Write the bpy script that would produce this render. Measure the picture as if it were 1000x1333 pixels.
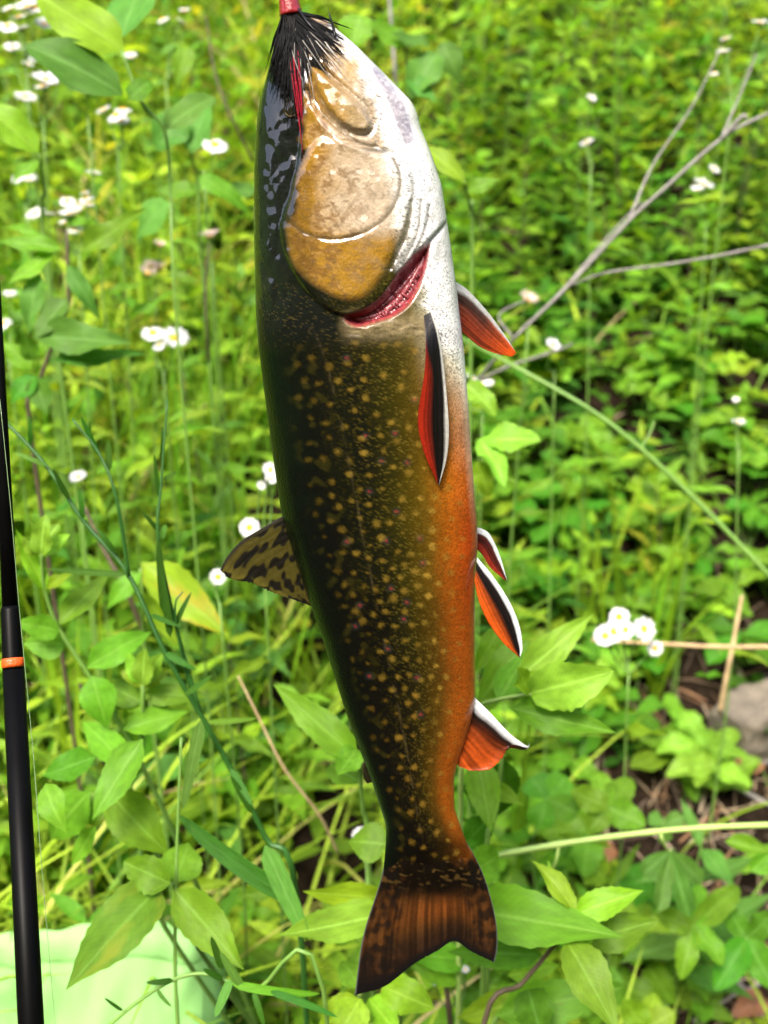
import bpy, math, random
import numpy as np
from mathutils import Vector, Matrix

for o in list(bpy.data.objects):
    bpy.data.objects.remove(o)
sc = bpy.context.scene
COL = sc.collection
R = random.Random(7)
NR = np.random.RandomState(11)

# ------------------------------------------------------------------ camera, sky, sun, exposure
PITCH = math.radians(22.0)
CAM = Vector((0.0, 0.0, 0.95))
HALF = math.radians(25.0)
FPX = 666.5 / math.tan(HALF)            # focal length in photo pixels (1000 x 1333)
cam = bpy.data.cameras.new('camera')
cam.sensor_fit = 'VERTICAL'
cam.sensor_height = 24.0
cam.sensor_width = 18.0
cam.lens = 12.0 / math.tan(HALF)
cam.clip_start = 0.02
cam.clip_end = 400.0
cam.dof.use_dof = True
cam.dof.focus_distance = 0.455
cam.dof.aperture_fstop = 6.0
camo = bpy.data.objects.new('camera', cam)
COL.objects.link(camo)
camo.location = CAM
camo.rotation_euler = (math.radians(90) - PITCH, 0, 0)
sc.camera = camo

SUN_DIR = Vector((-0.22, -0.56, 0.80)).normalized()     # towards the sun
world = bpy.data.worlds.new('World')
sc.world = world
world.use_nodes = True
wn = world.node_tree.nodes
sky = wn.new('ShaderNodeTexSky')
sky.sky_type = 'NISHITA'
sky.sun_disc = False
sky.sun_elevation = math.asin(SUN_DIR.z)
sky.sun_rotation = math.atan2(SUN_DIR.x, SUN_DIR.y)
sky.air_density = 0.7
sky.dust_density = 6.0
sky.ozone_density = 0.6
wn['Background'].inputs[1].default_value = 0.15
world.node_tree.links.new(sky.outputs[0], wn['Background'].inputs[0])
sun = bpy.data.lights.new('sun', 'SUN')
sun.energy = 1.5
sun.angle = math.radians(14)
sun.color = (1.0, 0.95, 0.86)
suno = bpy.data.objects.new('sun', sun)
COL.objects.link(suno)
suno.rotation_euler = SUN_DIR.to_track_quat('Z', 'Y').to_euler()

sc.view_settings.view_transform = 'Standard'
sc.view_settings.look = 'None'
sc.view_settings.gamma = 1.0
sc.view_settings.use_curve_mapping = False
sc.view_settings.exposure = 2.0
sc.render.engine = 'CYCLES'
sc.cycles.use_denoising = True
sc.cycles.max_bounces = 9
sc.cycles.diffuse_bounces = 6
sc.cycles.glossy_bounces = 3
sc.cycles.transmission_bounces = 6
sc.cycles.transparent_max_bounces = 6
sc.cycles.sample_clamp_indirect = 6.0
sc.cycles.caustics_reflective = False
sc.cycles.caustics_refractive = False

# ------------------------------------------------------------------ layout helpers
FWD = Vector((0, math.cos(PITCH), -math.sin(PITCH)))
UPV = Vector((0, math.sin(PITCH), math.cos(PITCH)))
RGT = Vector((1, 0, 0))

def P(px, py, d):
    return CAM + d * (FWD + RGT * ((px - 500) / FPX) + UPV * ((666.5 - py) / FPX))

def proj(p):
    q = p - CAM
    d = q.dot(FWD)
    return 500 + FPX * q.x / d, 666.5 - FPX * q.dot(UPV) / d, d

def smooth01(t):
    t = min(1.0, max(0.0, t))
    return t * t * (3 - 2 * t)

def bumps(x, y):
    return (0.022 * math.sin(3.1 * x + 1.3) * math.cos(2.7 * y + 0.4) + 0.011 * math.sin(7.9 * x - 2.0 * y)
            + 0.007 * math.cos(11.3 * y + 3.0 * x))

def ground_z(x, y):
    s = 0.5
    if y < 0.5:
        z = 0.0
    elif y < 9.0:
        t = y - 0.5
        z = s * (t - 0.12 * (1 - math.exp(-t / 0.12)))
    else:
        z = s * (8.5 - 0.12) + 0.5 * 6 * (1 - math.exp(-(y - 9) / 6))
    if y < -2.0:                       # unseen rise behind the viewer, added to darken what the fish reflects
        z += 10.0 * smooth01((-2.0 - y) / 9.0)
    if abs(x) > 3.2 and y < 40:        # unseen side slopes, added to keep low sky off the wet skin
        z += 2.2 * smooth01((abs(x) - 3.2) / 7.0)
    return z + bumps(x, y) * (1.0 if abs(y) < 12 else 0.5)

def on_ground(px, py):
    """where the sight line through a photo pixel meets the bank"""
    a, b = 0.3, 6.0
    for _ in range(40):
        m = 0.5 * (a + b)
        p = P(px, py, m)
        if p.z > ground_z(p.x, p.y):
            a = m
        else:
            b = m
    p = P(px, py, a)
    return Vector((p.x, p.y, ground_z(p.x, p.y)))

def catmull(pts, n):
    pts = [Vector(p) for p in pts]
    if len(pts) < 3:
        return [pts[0].lerp(pts[-1], i / (n - 1)) for i in range(n)]
    ext = [pts[0] * 2 - pts[1]] + pts + [pts[-1] * 2 - pts[-2]]
    out = []
    m = len(pts) - 1
    for i in range(n):
        u = i / (n - 1) * m
        k = min(m - 1, int(u))
        t = u - k
        p0, p1, p2, p3 = ext[k], ext[k + 1], ext[k + 2], ext[k + 3]
        out.append(0.5 * ((2 * p1) + (p2 - p0) * t + (2 * p0 - 5 * p1 + 4 * p2 - p3) * t * t
                          + (3 * p1 - p0 - 3 * p2 + p3) * t * t * t))
    return out

def lin(r, g, b):
    f = lambda c: c / 12.92 if c <= 0.04045 else ((c + 0.055) / 1.055) ** 2.4
    return (f(r / 255), f(g / 255), f(b / 255))

# ------------------------------------------------------------------ object helpers
def tag(o, label=None, cat=None, group=None, kind=None):
    if label: o['label'] = label
    if cat: o['category'] = cat
    if group: o['group'] = group
    if kind: o['kind'] = kind
    return o

def empty(name, loc):
    o = bpy.data.objects.new(name, None)
    o.empty_display_size = 0.02
    COL.objects.link(o)
    o.location = loc
    return o

def link_mesh(name, me, parent=None, mat4=None):
    o = bpy.data.objects.new(name, me)
    COL.objects.link(o)
    if parent is not None:
        o.parent = parent
    if mat4 is not None:
        o.matrix_local = mat4
    return o

class MB:
    """collects vertices and faces of ONE mesh"""
    def __init__(self):
        self.v, self.f, self.c = [], [], []

    def add(self, verts, faces, col=None):
        n = len(self.v)
        self.v += [tuple(p) for p in verts]
        self.f += [tuple(i + n for i in f) for f in faces]
        if col is not None:
            self.c += [col] * len(verts)

    def tube(self, path, radii, n=6, col=None, cap=True):
        path = [Vector(p) for p in path]
        k = len(path)
        if not hasattr(radii, '__len__'):
            radii = [radii] * k
        elif len(radii) != k:
            radii = list(np.interp(np.linspace(0, 1, k), np.linspace(0, 1, len(radii)), radii))
        t0 = (path[1] - path[0]).normalized()
        ref = Vector((0, 0, 1)) if abs(t0.z) < 0.9 else Vector((1, 0, 0))
        nrm = t0.cross(ref).normalized()
        vs, fs = [], []
        for i in range(k):
            t = (path[min(k - 1, i + 1)] - path[max(0, i - 1)]).normalized()
            nrm = (nrm - t * nrm.dot(t)).normalized()
            bi = t.cross(nrm)
            for j in range(n):
                a = 2 * math.pi * j / n
                vs.append(path[i] + (nrm * math.cos(a) + bi * math.sin(a)) * radii[i])
        for i in range(k - 1):
            for j in range(n):
                a, b = i * n + j, i * n + (j + 1) % n
                fs.append((a, b, b + n, a + n))
        if cap:
            fs.append(tuple(range(n))[::-1])
            fs.append(tuple((k - 1) * n + j for j in range(n)))
        self.add(vs, fs, col)

    def box(self, c, sx, sy, sz, m=None):
        vs = []
        for x in (-1, 1):
            for y in (-1, 1):
                for z in (-1, 1):
                    p = Vector((x * sx / 2, y * sy / 2, z * sz / 2))
                    if m is not None: p = m @ p
                    vs.append(Vector(c) + p)
        self.add(vs, [(0, 1, 3, 2), (4, 6, 7, 5), (0, 4, 5, 1), (2, 3, 7, 6), (0, 2, 6, 4), (1, 5, 7, 3)])

    def build(self, name, mat, parent=None, smooth=True, origin=None):
        me = bpy.data.meshes.new(name)
        v = self.v
        if origin is not None:
            v = [(a - origin[0], b - origin[1], c - origin[2]) for a, b, c in v]
        me.from_pydata(v, [], self.f)
        if smooth:
            me.polygons.foreach_set('use_smooth', [True] * len(me.polygons))
        if self.c:
            at = me.color_attributes.new('col', 'FLOAT_COLOR', 'POINT')
            at.data.foreach_set('color', np.array([(c + (1.0,))[:4] for c in self.c], dtype=np.float32).ravel())
        if mat: me.materials.append(mat)
        me.update()
        return link_mesh(name, me, parent)

def loc_of(o):
    return Vector(o.location)

# ------------------------------------------------------------------ materials
def new_mat(name):
    m = bpy.data.materials.new(name)
    m.use_nodes = True
    nt = m.node_tree
    nt.nodes.clear()
    out = nt.nodes.new('ShaderNodeOutputMaterial')
    return m, nt, out

def nd(nt, t, **kw):
    n = nt.nodes.new(t)
    for k, v in kw.items():
        if k.startswith('i_'):
            key = k[2:]
            n.inputs[int(key) if key.isdigit() else key].default_value = v
        else:
            setattr(n, k, v)
    return n

def mixc(nt, blend, fac, a, b):
    n = nt.nodes.new('ShaderNodeMix')
    n.data_type = 'RGBA'
    n.blend_type = blend
    for k, val in ((0, fac), (6, a), (7, b)):
        if hasattr(val, 'links'):
            nt.links.new(val, n.inputs[k])
        elif k == 0:
            n.inputs[k].default_value = val
        else:
            n.inputs[k].default_value = tuple(val)[:3] + (1.0,)
    return n.outputs[2]

def math_n(nt, op, a, b=0.0, c=None, clamp=False):
    n = nt.nodes.new('ShaderNodeMath')
    n.operation = op
    n.use_clamp = clamp
    for i, val in enumerate((a, b) if c is None else (a, b, c)):
        if hasattr(val, 'links'):
            nt.links.new(val, n.inputs[i])
        else:
            n.inputs[i].default_value = val
    return n.outputs[0]

def leaf_material(name, c1, c2, trans=0.5, rough=0.5, rib=0.35, attr=False, rib_col=None, blotch=None, spec=0.2):
    m, nt, out = new_mat(name)
    L = nt.links
    tex = nd(nt, 'ShaderNodeTexCoord')
    if attr:
        a = nd(nt, 'ShaderNodeAttribute', attribute_name='col')
        base = a.outputs['Color']
        ribd = a.outputs['Alpha']                      # 0 on the midrib, 1 at the margin
        geo = nd(nt, 'ShaderNodeNewGeometry')
        co = geo.outputs['Position']
        nz = nd(nt, 'ShaderNodeTexNoise', i_Scale=90.0, i_Detail=2.0)
    else:
        oi = nd(nt, 'ShaderNodeObjectInfo')
        base = mixc(nt, 'MIX', oi.outputs['Random'], c1, c2)
        r2 = math_n(nt, 'FRACT', math_n(nt, 'MULTIPLY', oi.outputs['Random'], 17.31))
        hv = nd(nt, 'ShaderNodeHueSaturation')
        L.new(math_n(nt, 'MULTIPLY_ADD', r2, 0.025, 0.4875), hv.inputs['Hue'])
        L.new(math_n(nt, 'MULTIPLY_ADD', r2, 0.45, 0.8), hv.inputs['Value'])
        L.new(base, hv.inputs['Color'])
        base = hv.outputs[0]
        uv = nd(nt, 'ShaderNodeSeparateXYZ')
        L.new(tex.outputs['UV'], uv.inputs[0])
        ribd = math_n(nt, 'ABSOLUTE', math_n(nt, 'MULTIPLY_ADD', uv.outputs[0], 2.0, -1.0))
        co = tex.outputs['UV']
        nz = nd(nt, 'ShaderNodeTexNoise', i_Scale=7.0, i_Detail=3.0)
        nz.noise_dimensions = '4D'
        L.new(math_n(nt, 'MULTIPLY', oi.outputs['Random'], 50.0), nz.inputs['W'])
    L.new(co, nz.inputs['Vector'])
    val = math_n(nt, 'MULTIPLY_ADD', nz.outputs[0], 0.9, 0.55)
    g = nd(nt, 'ShaderNodeCombineXYZ')
    for i in range(3): L.new(val, g.inputs[i])
    base = mixc(nt, 'MULTIPLY', 1.0, base, g.outputs[0])
    ribf = math_n(nt, 'SUBTRACT', 1.0, math_n(nt, 'MULTIPLY', ribd, 9.0), clamp=True)
    rc = rib_col or tuple(min(1, 1.5 * c + 0.06) for c in c2)
    base = mixc(nt, 'MIX', math_n(nt, 'MULTIPLY', ribf, rib), base, rc)
    bump = nd(nt, 'ShaderNodeBump', i_Strength=0.35, i_Distance=0.002)
    if not attr:
        # side veins slanting from the midrib
        ph = math_n(nt, 'MULTIPLY_ADD', uv.outputs[1], 62.0, math_n(nt, 'MULTIPLY', ribd, -14.0))
        sv = math_n(nt, 'POWER', math_n(nt, 'ABSOLUTE', math_n(nt, 'SINE', ph)), 6.0)
        base = mixc(nt, 'MULTIPLY', math_n(nt, 'MULTIPLY', math_n(nt, 'SUBTRACT', 1.0, sv), 0.11), base, (0.45, 0.55, 0.3))
        hgt = math_n(nt, 'ADD', math_n(nt, 'MULTIPLY', sv, 0.06), math_n(nt, 'MULTIPLY', nz.outputs[0], 0.8))
        L.new(hgt, bump.inputs['Height'])
        n3 = nd(nt, 'ShaderNodeTexNoise', i_Scale=13.0, i_Detail=2.0)      # specks and bites gone brown
        n3.noise_dimensions = '4D'
        L.new(math_n(nt, 'MULTIPLY', oi.outputs['Random'], 33.0), n3.inputs['W'])
        L.new(co, n3.inputs['Vector'])
        sp_ = math_n(nt, 'MULTIPLY', math_n(nt, 'SUBTRACT', n3.outputs[0], 0.70, clamp=True), 16.0, clamp=True)
        base = mixc(nt, 'MIX', math_n(nt, 'MULTIPLY', sp_, 0.7), base, (0.22, 0.17, 0.05))
        if blotch:
            n2 = nd(nt, 'ShaderNodeTexNoise', i_Scale=2.6, i_Detail=4.0)
            n2.noise_dimensions = '4D'
            L.new(math_n(nt, 'MULTIPLY', oi.outputs['Random'], 91.0), n2.inputs['W'])
            L.new(co, n2.inputs['Vector'])
            f = math_n(nt, 'MULTIPLY', math_n(nt, 'SUBTRACT', n2.outputs[0], 0.50, clamp=True), 6.0, clamp=True)
            base = mixc(nt, 'MIX', f, base, blotch)
    else:
        L.new(nz.outputs[0], bump.inputs['Height'])
    pr = nd(nt, 'ShaderNodeBsdfPrincipled', i_Roughness=rough)
    pr.inputs['Specular IOR Level'].default_value = spec
    L.new(base, pr.inputs['Base Color'])
    L.new(bump.outputs[0], pr.inputs['Normal'])
    tr = nd(nt, 'ShaderNodeBsdfTranslucent')
    L.new(mixc(nt, 'MULTIPLY', 1.0, base, (1.5, 1.35, 0.6)), tr.inputs[0])
    mx = nd(nt, 'ShaderNodeMixShader', i_0=trans)
    L.new(pr.outputs[0], mx.inputs[1])
    L.new(tr.outputs[0], mx.inputs[2])
    L.new(mx.outputs[0], out.inputs[0])
    return m

def plain_material(name, col, col2=None, rough=0.6, scale=60.0, bump=0.3, dist=0.002, spec=0.4, coat=0.0, coords='Object', metal=0.0, trans=0.0, attr=False):
    m, nt, out = new_mat(name)
    L = nt.links
    tex = nd(nt, 'ShaderNodeTexCoord')
    nz = nd(nt, 'ShaderNodeTexNoise', i_Scale=scale, i_Detail=5.0)
    L.new(tex.outputs[coords], nz.inputs['Vector'])
    ramp = math_n(nt, 'MULTIPLY_ADD', nz.outputs[0], 2.2, -0.6, clamp=True)
    if attr:
        a = nd(nt, 'ShaderNodeAttribute', attribute_name='col')
        g = math_n(nt, 'MULTIPLY_ADD', nz.outputs[0], 0.8, 0.6)
        cc = nd(nt, 'ShaderNodeCombineXYZ')
        for i in range(3): L.new(g, cc.inputs[i])
        base = mixc(nt, 'MULTIPLY', 1.0, a.outputs['Color'], cc.outputs[0])
    else:
        base = mixc(nt, 'MIX', ramp, col, col2 or tuple(c * 0.6 for c in col))
    pr = nd(nt, 'ShaderNodeBsdfPrincipled', i_Roughness=rough, i_Metallic=metal)
    pr.inputs['Specular IOR Level'].default_value = spec
    pr.inputs['Coat Weight'].default_value = coat
    pr.inputs['Coat Roughness'].default_value = 0.08
    bm = nd(nt, 'ShaderNodeBump', i_Strength=bump, i_Distance=dist)
    L.new(nz.outputs[0], bm.inputs['Height'])
    L.new(base, pr.inputs['Base Color'])
    L.new(bm.outputs[0], pr.inputs['Normal'])
    if trans > 0:
        tr = nd(nt, 'ShaderNodeBsdfTranslucent')
        L.new(base, tr.inputs[0])
        mx = nd(nt, 'ShaderNodeMixShader', i_0=trans)
        L.new(pr.outputs[0], mx.inputs[1]); L.new(tr.outputs[0], mx.inputs[2])
        L.new(mx.outputs[0], out.inputs[0])
    else:
        L.new(pr.outputs[0], out.inputs[0])
    return m

M = {}
M['fresh'] = leaf_material('fresh green leaf', (0.105, 0.25, 0.014), (0.15, 0.30, 0.018))
M['pale'] = leaf_material('pale young leaf', (0.15, 0.33, 0.025), (0.21, 0.39, 0.032), trans=0.42, rib=0.6)
M['lime'] = leaf_material('yellowish green leaf', (0.15, 0.29, 0.012), (0.21, 0.33, 0.014), trans=0.42)
M['deep'] = leaf_material('deep green leaf', (0.040, 0.145, 0.008), (0.070, 0.185, 0.010), trans=0.35, spec=0.1)
M['blue'] = leaf_material('bluish green leaf', (0.062, 0.17, 0.022), (0.092, 0.21, 0.032), trans=0.35, spec=0.12, rough=0.5)
M['yellow'] = leaf_material('yellowing leaf', (0.19, 0.30, 0.014), (0.24, 0.32, 0.014), trans=0.45, blotch=(0.34, 0.28, 0.015))
M['worn'] = leaf_material('worn leaf', (0.10, 0.24, 0.018), (0.12, 0.26, 0.02), blotch=(0.19, 0.25, 0.02))
M['toad'] = leaf_material('dark toadflax leaf', (0.020, 0.080, 0.006), (0.032, 0.10, 0.008), trans=0.2, spec=0.12, rib=0.15)
M['mass'] = leaf_material('leaf mass', (0.1, 0.2, 0.03), (0.1, 0.2, 0.03), attr=True, rib=0.25, spec=0.12)
M['grass'] = leaf_material('grass blades', (0.1, 0.2, 0.03), (0.15, 0.3, 0.05), attr=True, rib=0.1, trans=0.35)
M['stem'] = plain_material('green stem', (0.13, 0.24, 0.04), (0.09, 0.19, 0.03), rough=0.5, scale=40)
M['stem_pale'] = plain_material('pale green stem', (0.30, 0.42, 0.11), (0.22, 0.36, 0.08), rough=0.5, scale=40)
M['stem_dark'] = plain_material('dark green stem', (0.013, 0.065, 0.008), (0.022, 0.085, 0.010), rough=0.45, scale=40)
M['stem_brown'] = plain_material('brown stem', (0.075, 0.06, 0.03), (0.05, 0.03, 0.02), rough=0.7, scale=50)
M['twig'] = plain_material('weathered grey twig', (0.21, 0.20, 0.18), (0.12, 0.11, 0.10), rough=0.8, scale=90, bump=0.6)
M['straw'] = plain_material('dry straw', (0.45, 0.33, 0.17), (0.30, 0.2, 0.1), rough=0.7, scale=70)
M['petal'] = plain_material('white petals', (0.70, 0.70, 0.69), (0.62, 0.62, 0.63), rough=0.6, scale=30, bump=0.1, trans=0.3)
M['petal_pink'] = plain_material('faded pinkish petals', (0.62, 0.5, 0.45), (0.5, 0.36, 0.3), rough=0.7, scale=60, trans=0.3)
M['disc'] = plain_material('yellow flower centre', (0.72, 0.42, 0.02), (0.6, 0.33, 0.015), rough=0.7, scale=900, bump=0.8, dist=0.0006)

# ------------------------------------------------------------------ leaf meshes
def leaf_grid(shape, nu, nv, curl=0.15, fold=0.12, serr=0.0, nserr=12, wave=0.0, twist=0.0, seed=0, aspect=None):
    """unit leaf: base at the origin, tip at (0,1,0), half width 0.5 at its widest, upper side +Z"""
    rr = random.Random(seed)
    asp = aspect or {'lance': 0.32, 'ovate': 0.6, 'obovate': 0.7, 'oblong': 0.42, 'linear': 0.03}[shape]
    ts = np.linspace(0, 1, nu + 1)
    if shape == 'lance':
        w = lambda t: (max(t - 0.04, 0) ** 0.66) * ((1 - t) ** 1.18)
    elif shape == 'ovate':
        w = lambda t: (max(t - 0.03, 0) ** 0.5) * ((1 - t) ** 0.72)
    elif shape == 'obovate':
        w = lambda t: (max(t - 0.03, 0) ** 0.8) * ((1.0 - t) ** 0.42)
    elif shape == 'oblong':
        w = lambda t: (max(t - 0.05, 0) ** 0.45) * ((1 - t) ** 0.6)
    elif shape == 'linear':
        w = lambda t: (max(t, 0) ** 0.25) * ((1 - t) ** 0.5)
    mx = max(w(t) for t in np.linspace(0, 1, 101))
    vs, uvs, fs = [], [], []
    ph = rr.uniform(0, 6)
    side_n = nv // 2
    for i, t in enumerate(ts):
        hw = max(0.5 * w(t) / mx, 0.012)
        if i == nu: hw = 0.002
        if serr and 0 < i < nu:
            hw *= 1 + serr * (1 if i % 2 else -1)
        tw = twist * t
        for j in range(nv + 1):
            s = (j - side_n) / side_n
            x = s * hw
            zf = 1.6 * fold * abs(x) * 2 * (1 - 0.3 * abs(s))
            zf += 1.6 * wave * math.sin(9 * t + ph + (1.3 if s > 0 else 0)) * abs(s) ** 1.5 * hw * 2
            ct, st = math.cos(tw), math.sin(tw)
            vs.append((x * ct, t * (1 - 0.25 * curl * t), asp * (zf + x * st) - curl * t * t))
            uvs.append((0.5 + 0.5 * s, t))
    for i in range(nu):
        for j in range(nv):
            a = i * (nv + 1) + j
            fs.append((a, a + 1, a + nv + 2, a + nv + 1))
    return vs, uvs, fs

_leaf_cache = {}
LEAF_SPEC = {
    'lance': [dict(shape='lance', nu=18, nv=4, curl=c, fold=f, serr=0.035, wave=w, twist=tw, seed=s)
              for s, (c, f, w, tw) in enumerate([(0.12, 0.15, 0.10, 0.0), (0.28, 0.22, 0.12, 0.25), (-0.05, 0.18, 0.14, -0.3), (0.45, 0.12, 0.10, 0.1)])],
    'ovate': [dict(shape='ovate', nu=14, nv=4, curl=c, fold=f, serr=0.05, wave=w, seed=s)
              for s, (c, f, w) in enumerate([(0.10, 0.10, 0.08), (0.25, 0.18, 0.10), (-0.04, 0.14, 0.12)])],
    'obovate': [dict(shape='obovate', nu=8, nv=4, curl=c, fold=f, serr=0.0, wave=w, seed=s)
                for s, (c, f, w) in enumerate([(0.08, 0.12, 0.05), (0.2, 0.2, 0.07)])],
    'oblong': [dict(shape='oblong', nu=16, nv=6, curl=c, fold=f, wave=w, seed=s)
               for s, (c, f, w) in enumerate([(0.08, 0.06, 0.06), (0.22, 0.12, 0.08)])],
    'linear': [dict(shape='linear', nu=9, nv=2, curl=c, fold=f, seed=s)
               for s, (c, f) in enumerate([(0.05, 0.2), (0.35, 0.25), (-0.25, 0.2)])],
}

def leaf_mesh(kind, var, mat):
    key = (kind, var, mat)
    if key not in _leaf_cache:
        spec = LEAF_SPEC[kind][var % len(LEAF_SPEC[kind])]
        vs, uvs, fs = leaf_grid(**spec)
        me = bpy.data.meshes.new('leaf_' + kind)
        me.from_pydata(vs, [], fs)
        me.polygons.foreach_set('use_smooth', [True] * len(me.polygons))
        ul = me.uv_layers.new(name='UVMap')
        for lp in me.loops:
            ul.data[lp.index].uv = uvs[lp.vertex_index]
        me.materials.append(M[mat])
        me.update()
        _leaf_cache[key] = me
    return _leaf_cache[key]

def frame(base, tip_dir, normal_hint, L, W):
    y = Vector(tip_dir).normalized()
    n = Vector(normal_hint)
    n = n - y * n.dot(y)
    if n.length < 1e-4:
        n = Vector((0.3, 0.2, 1)) - y * y.z
    n.normalize()
    x = y.cross(n)
    m = Matrix(((x.x * W, y.x * L, n.x * L, base[0]), (x.y * W, y.y * L, n.y * L, base[1]),
                (x.z * W, y.z * L, n.z * L, base[2]), (0, 0, 0, 1)))
    return m

def add_leaf(root, kind, mat, base, tip, width, hint=(0, -0.35, 1), var=None, name='leaf'):
    base, tip = Vector(base), Vector(tip)
    d = tip - base
    me = leaf_mesh(kind, R.randrange(4) if var is None else var, mat)
    m = frame(base - loc_of(root), d, hint, d.length, width)
    o = link_mesh(name, me, root, m)
    return o

# ------------------------------------------------------------------ ground
def build_ground():
    xs = np.concatenate([np.linspace(-60, -12, 8), np.linspace(-11, -3, 17), np.linspace(-2.8, 2.8, 113), np.linspace(3, 11, 17), np.linspace(12, 60, 8)])
    ys = np.concatenate([np.linspace(-60, -13, 10), np.linspace(-12, 0, 30), np.linspace(0.1, 4.5, 89), np.linspace(4.7, 90, 40)])
    vs = [(x, y, ground_z(x, y)) for y in ys for x in xs]
    nx = len(xs)
    fs = [(j * nx + i, j * nx + i + 1, (j + 1) * nx + i + 1, (j + 1) * nx + i)
          for j in range(len(ys) - 1) for i in range(nx - 1)]
    m, nt, out = new_mat('dark soil')
    L = nt.links
    geo = nd(nt, 'ShaderNodeNewGeometry')
    n1 = nd(nt, 'ShaderNodeTexNoise', i_Scale=9.0, i_Detail=8.0, i_Roughness=0.65)
    n2 = nd(nt, 'ShaderNodeTexNoise', i_Scale=130.0, i_Detail=6.0, i_Roughness=0.7)
    for n in (n1, n2): L.new(geo.outputs['Position'], n.inputs['Vector'])
    b = mixc(nt, 'MIX', math_n(nt, 'MULTIPLY_ADD', n1.outputs[0], 2.4, -0.7, clamp=True), (0.008, 0.005, 0.003), (0.022, 0.014, 0.008))
    b = mixc(nt, 'MIX', math_n(nt, 'MULTIPLY_ADD', n2.outputs[0], 3.0, -1.3, clamp=True), b, (0.045, 0.030, 0.018))
    # away from the trodden soil the bank is overgrown
    sp = nd(nt, 'ShaderNodeSeparateXYZ'); L.new(geo.outputs['Position'], sp.inputs[0])
    far = math_n(nt, 'MULTIPLY', math_n(nt, 'SUBTRACT', math_n(nt, 'ABSOLUTE', math_n(nt, 'SUBTRACT', sp.outputs[1], 1.5)), 3.0), 0.8, clamp=True)
    gr = mixc(nt, 'MIX', math_n(nt, 'MULTIPLY_ADD', n1.outputs[0], 2.4, -0.7, clamp=True), (0.02, 0.055, 0.012), (0.06, 0.12, 0.02))
    fx = math_n(nt, 'MULTIPLY', math_n(nt, 'SUBTRACT', math_n(nt, 'ABSOLUTE', sp.outputs[0]), 2.2), 1.2, clamp=True)
    b = mixc(nt, 'MIX', math_n(nt, 'MAXIMUM', far, fx), b, gr)
    pr = nd(nt, 'ShaderNodeBsdfPrincipled', i_Roughness=0.95)
    pr.inputs['Specular IOR Level'].default_value = 0.08
    bm = nd(nt, 'ShaderNodeBump', i_Strength=0.9, i_Distance=0.012)
    L.new(n2.outputs[0], bm.inputs['Height'])
    L.new(b, pr.inputs['Base Color']); L.new(bm.outputs[0], pr.inputs['Normal']); L.new(pr.outputs[0], out.inputs[0])
    mb = MB(); mb.add(vs, fs)
    o = mb.build('ground', m)
    tag(o, 'dark bare soil of the grassy bank under the plants', 'ground', kind='structure')
build_ground()

# ------------------------------------------------------------------ uncountable greenery (stuff)
def mass(name, template, B, D, N, Ln, Wd, colr, mat, label, cat):
    """many copies of a leaf template joined into one stuff object (numpy)"""
    tv, tuv, tf = template
    tv = np.array(tv); tf = np.array(tf); k = len(tv); n = len(B)
    Y = D / np.linalg.norm(D, axis=1, keepdims=True)
    Nn = N - Y * (N * Y).sum(1, keepdims=True)
    Nn /= np.maximum(np.linalg.norm(Nn, axis=1, keepdims=True), 1e-6)
    X = np.cross(Y, Nn)
    V = (B[:, None, :] + X[:, None, :] * (tv[None, :, 0:1] * Wd[:, None, None])
         + Y[:, None, :] * (tv[None, :, 1:2] * Ln[:, None, None]) + Nn[:, None, :] * (tv[None, :, 2:3] * Ln[:, None, None]))
    F = (tf[None, :, :] + (np.arange(n) * k)[:, None, None]).reshape(-1, 4)
    me = bpy.data.meshes.new(name)
    me.vertices.add(n * k)
    me.vertices.foreach_set('co', V.astype(np.float32).ravel())
    me.loops.add(F.size)
    me.loops.foreach_set('vertex_index', F.astype(np.int32).ravel())
    me.polygons.add(len(F))
    me.polygons.foreach_set('loop_start', np.arange(len(F), dtype=np.int32) * 4)
    me.polygons.foreach_set('loop_total', np.full(len(F), 4, dtype=np.int32))
    me.polygons.foreach_set('use_smooth', np.ones(len(F), dtype=bool))
    al = np.abs(np.array(tuv)[:, 0] * 2 - 1)
    Cc = np.empty((n, k, 4), dtype=np.float32)
    Cc[:, :, :3] = colr[:, None, :]
    Cc[:, :, 3] = al[None, :]
    at = me.color_attributes.new('col', 'FLOAT_COLOR', 'POINT')
    at.data.foreach_set('color', Cc.ravel())
    me.materials.append(mat)
    me.update(calc_edges=True)
    me.validate()
    o = link_mesh(name, me)
    return tag(o, label, cat, kind='stuff')

gz = np.vectorize(ground_z)

def patch_noise(x, y, s=1.0):
    return (np.sin(2.3 * x * s + 1.1) * np.cos(1.9 * y * s - 0.4) + 0.6 * np.sin(5.1 * x * s - 3.3 * y * s + 2.0)
            + 0.4 * np.cos(9.7 * y * s + 6.1 * x * s)) / 2.0

def lushness(x, y):
    """how tall the growth stands: high on the left and up the bank, thin by the bare soil at lower right"""
    side = 1 / (1 + np.exp(-(0.10 - x + 0.18 * (y - 1.0)) / 0.16))
    up = 1 / (1 + np.exp(-(y - 1.9) / 0.25))
    return np.clip(np.maximum(side, up * 0.85), 0.0, 1.0)

def bare(x, y):
    """1 where bare litter shows (lower right corner)"""
    return np.clip(np.exp(-((x - 0.42) / 0.20) ** 2 - ((y - 0.92) / 0.22) ** 2) * 1.25, 0, 1)

PAL = np.array([(0.125, 0.265, 0.016), (0.185, 0.33, 0.022), (0.255, 0.38, 0.026), (0.07, 0.19, 0.014), (0.035, 0.12, 0.012), (0.10, 0.22, 0.035), (0.30, 0.32, 0.025)])

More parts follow.
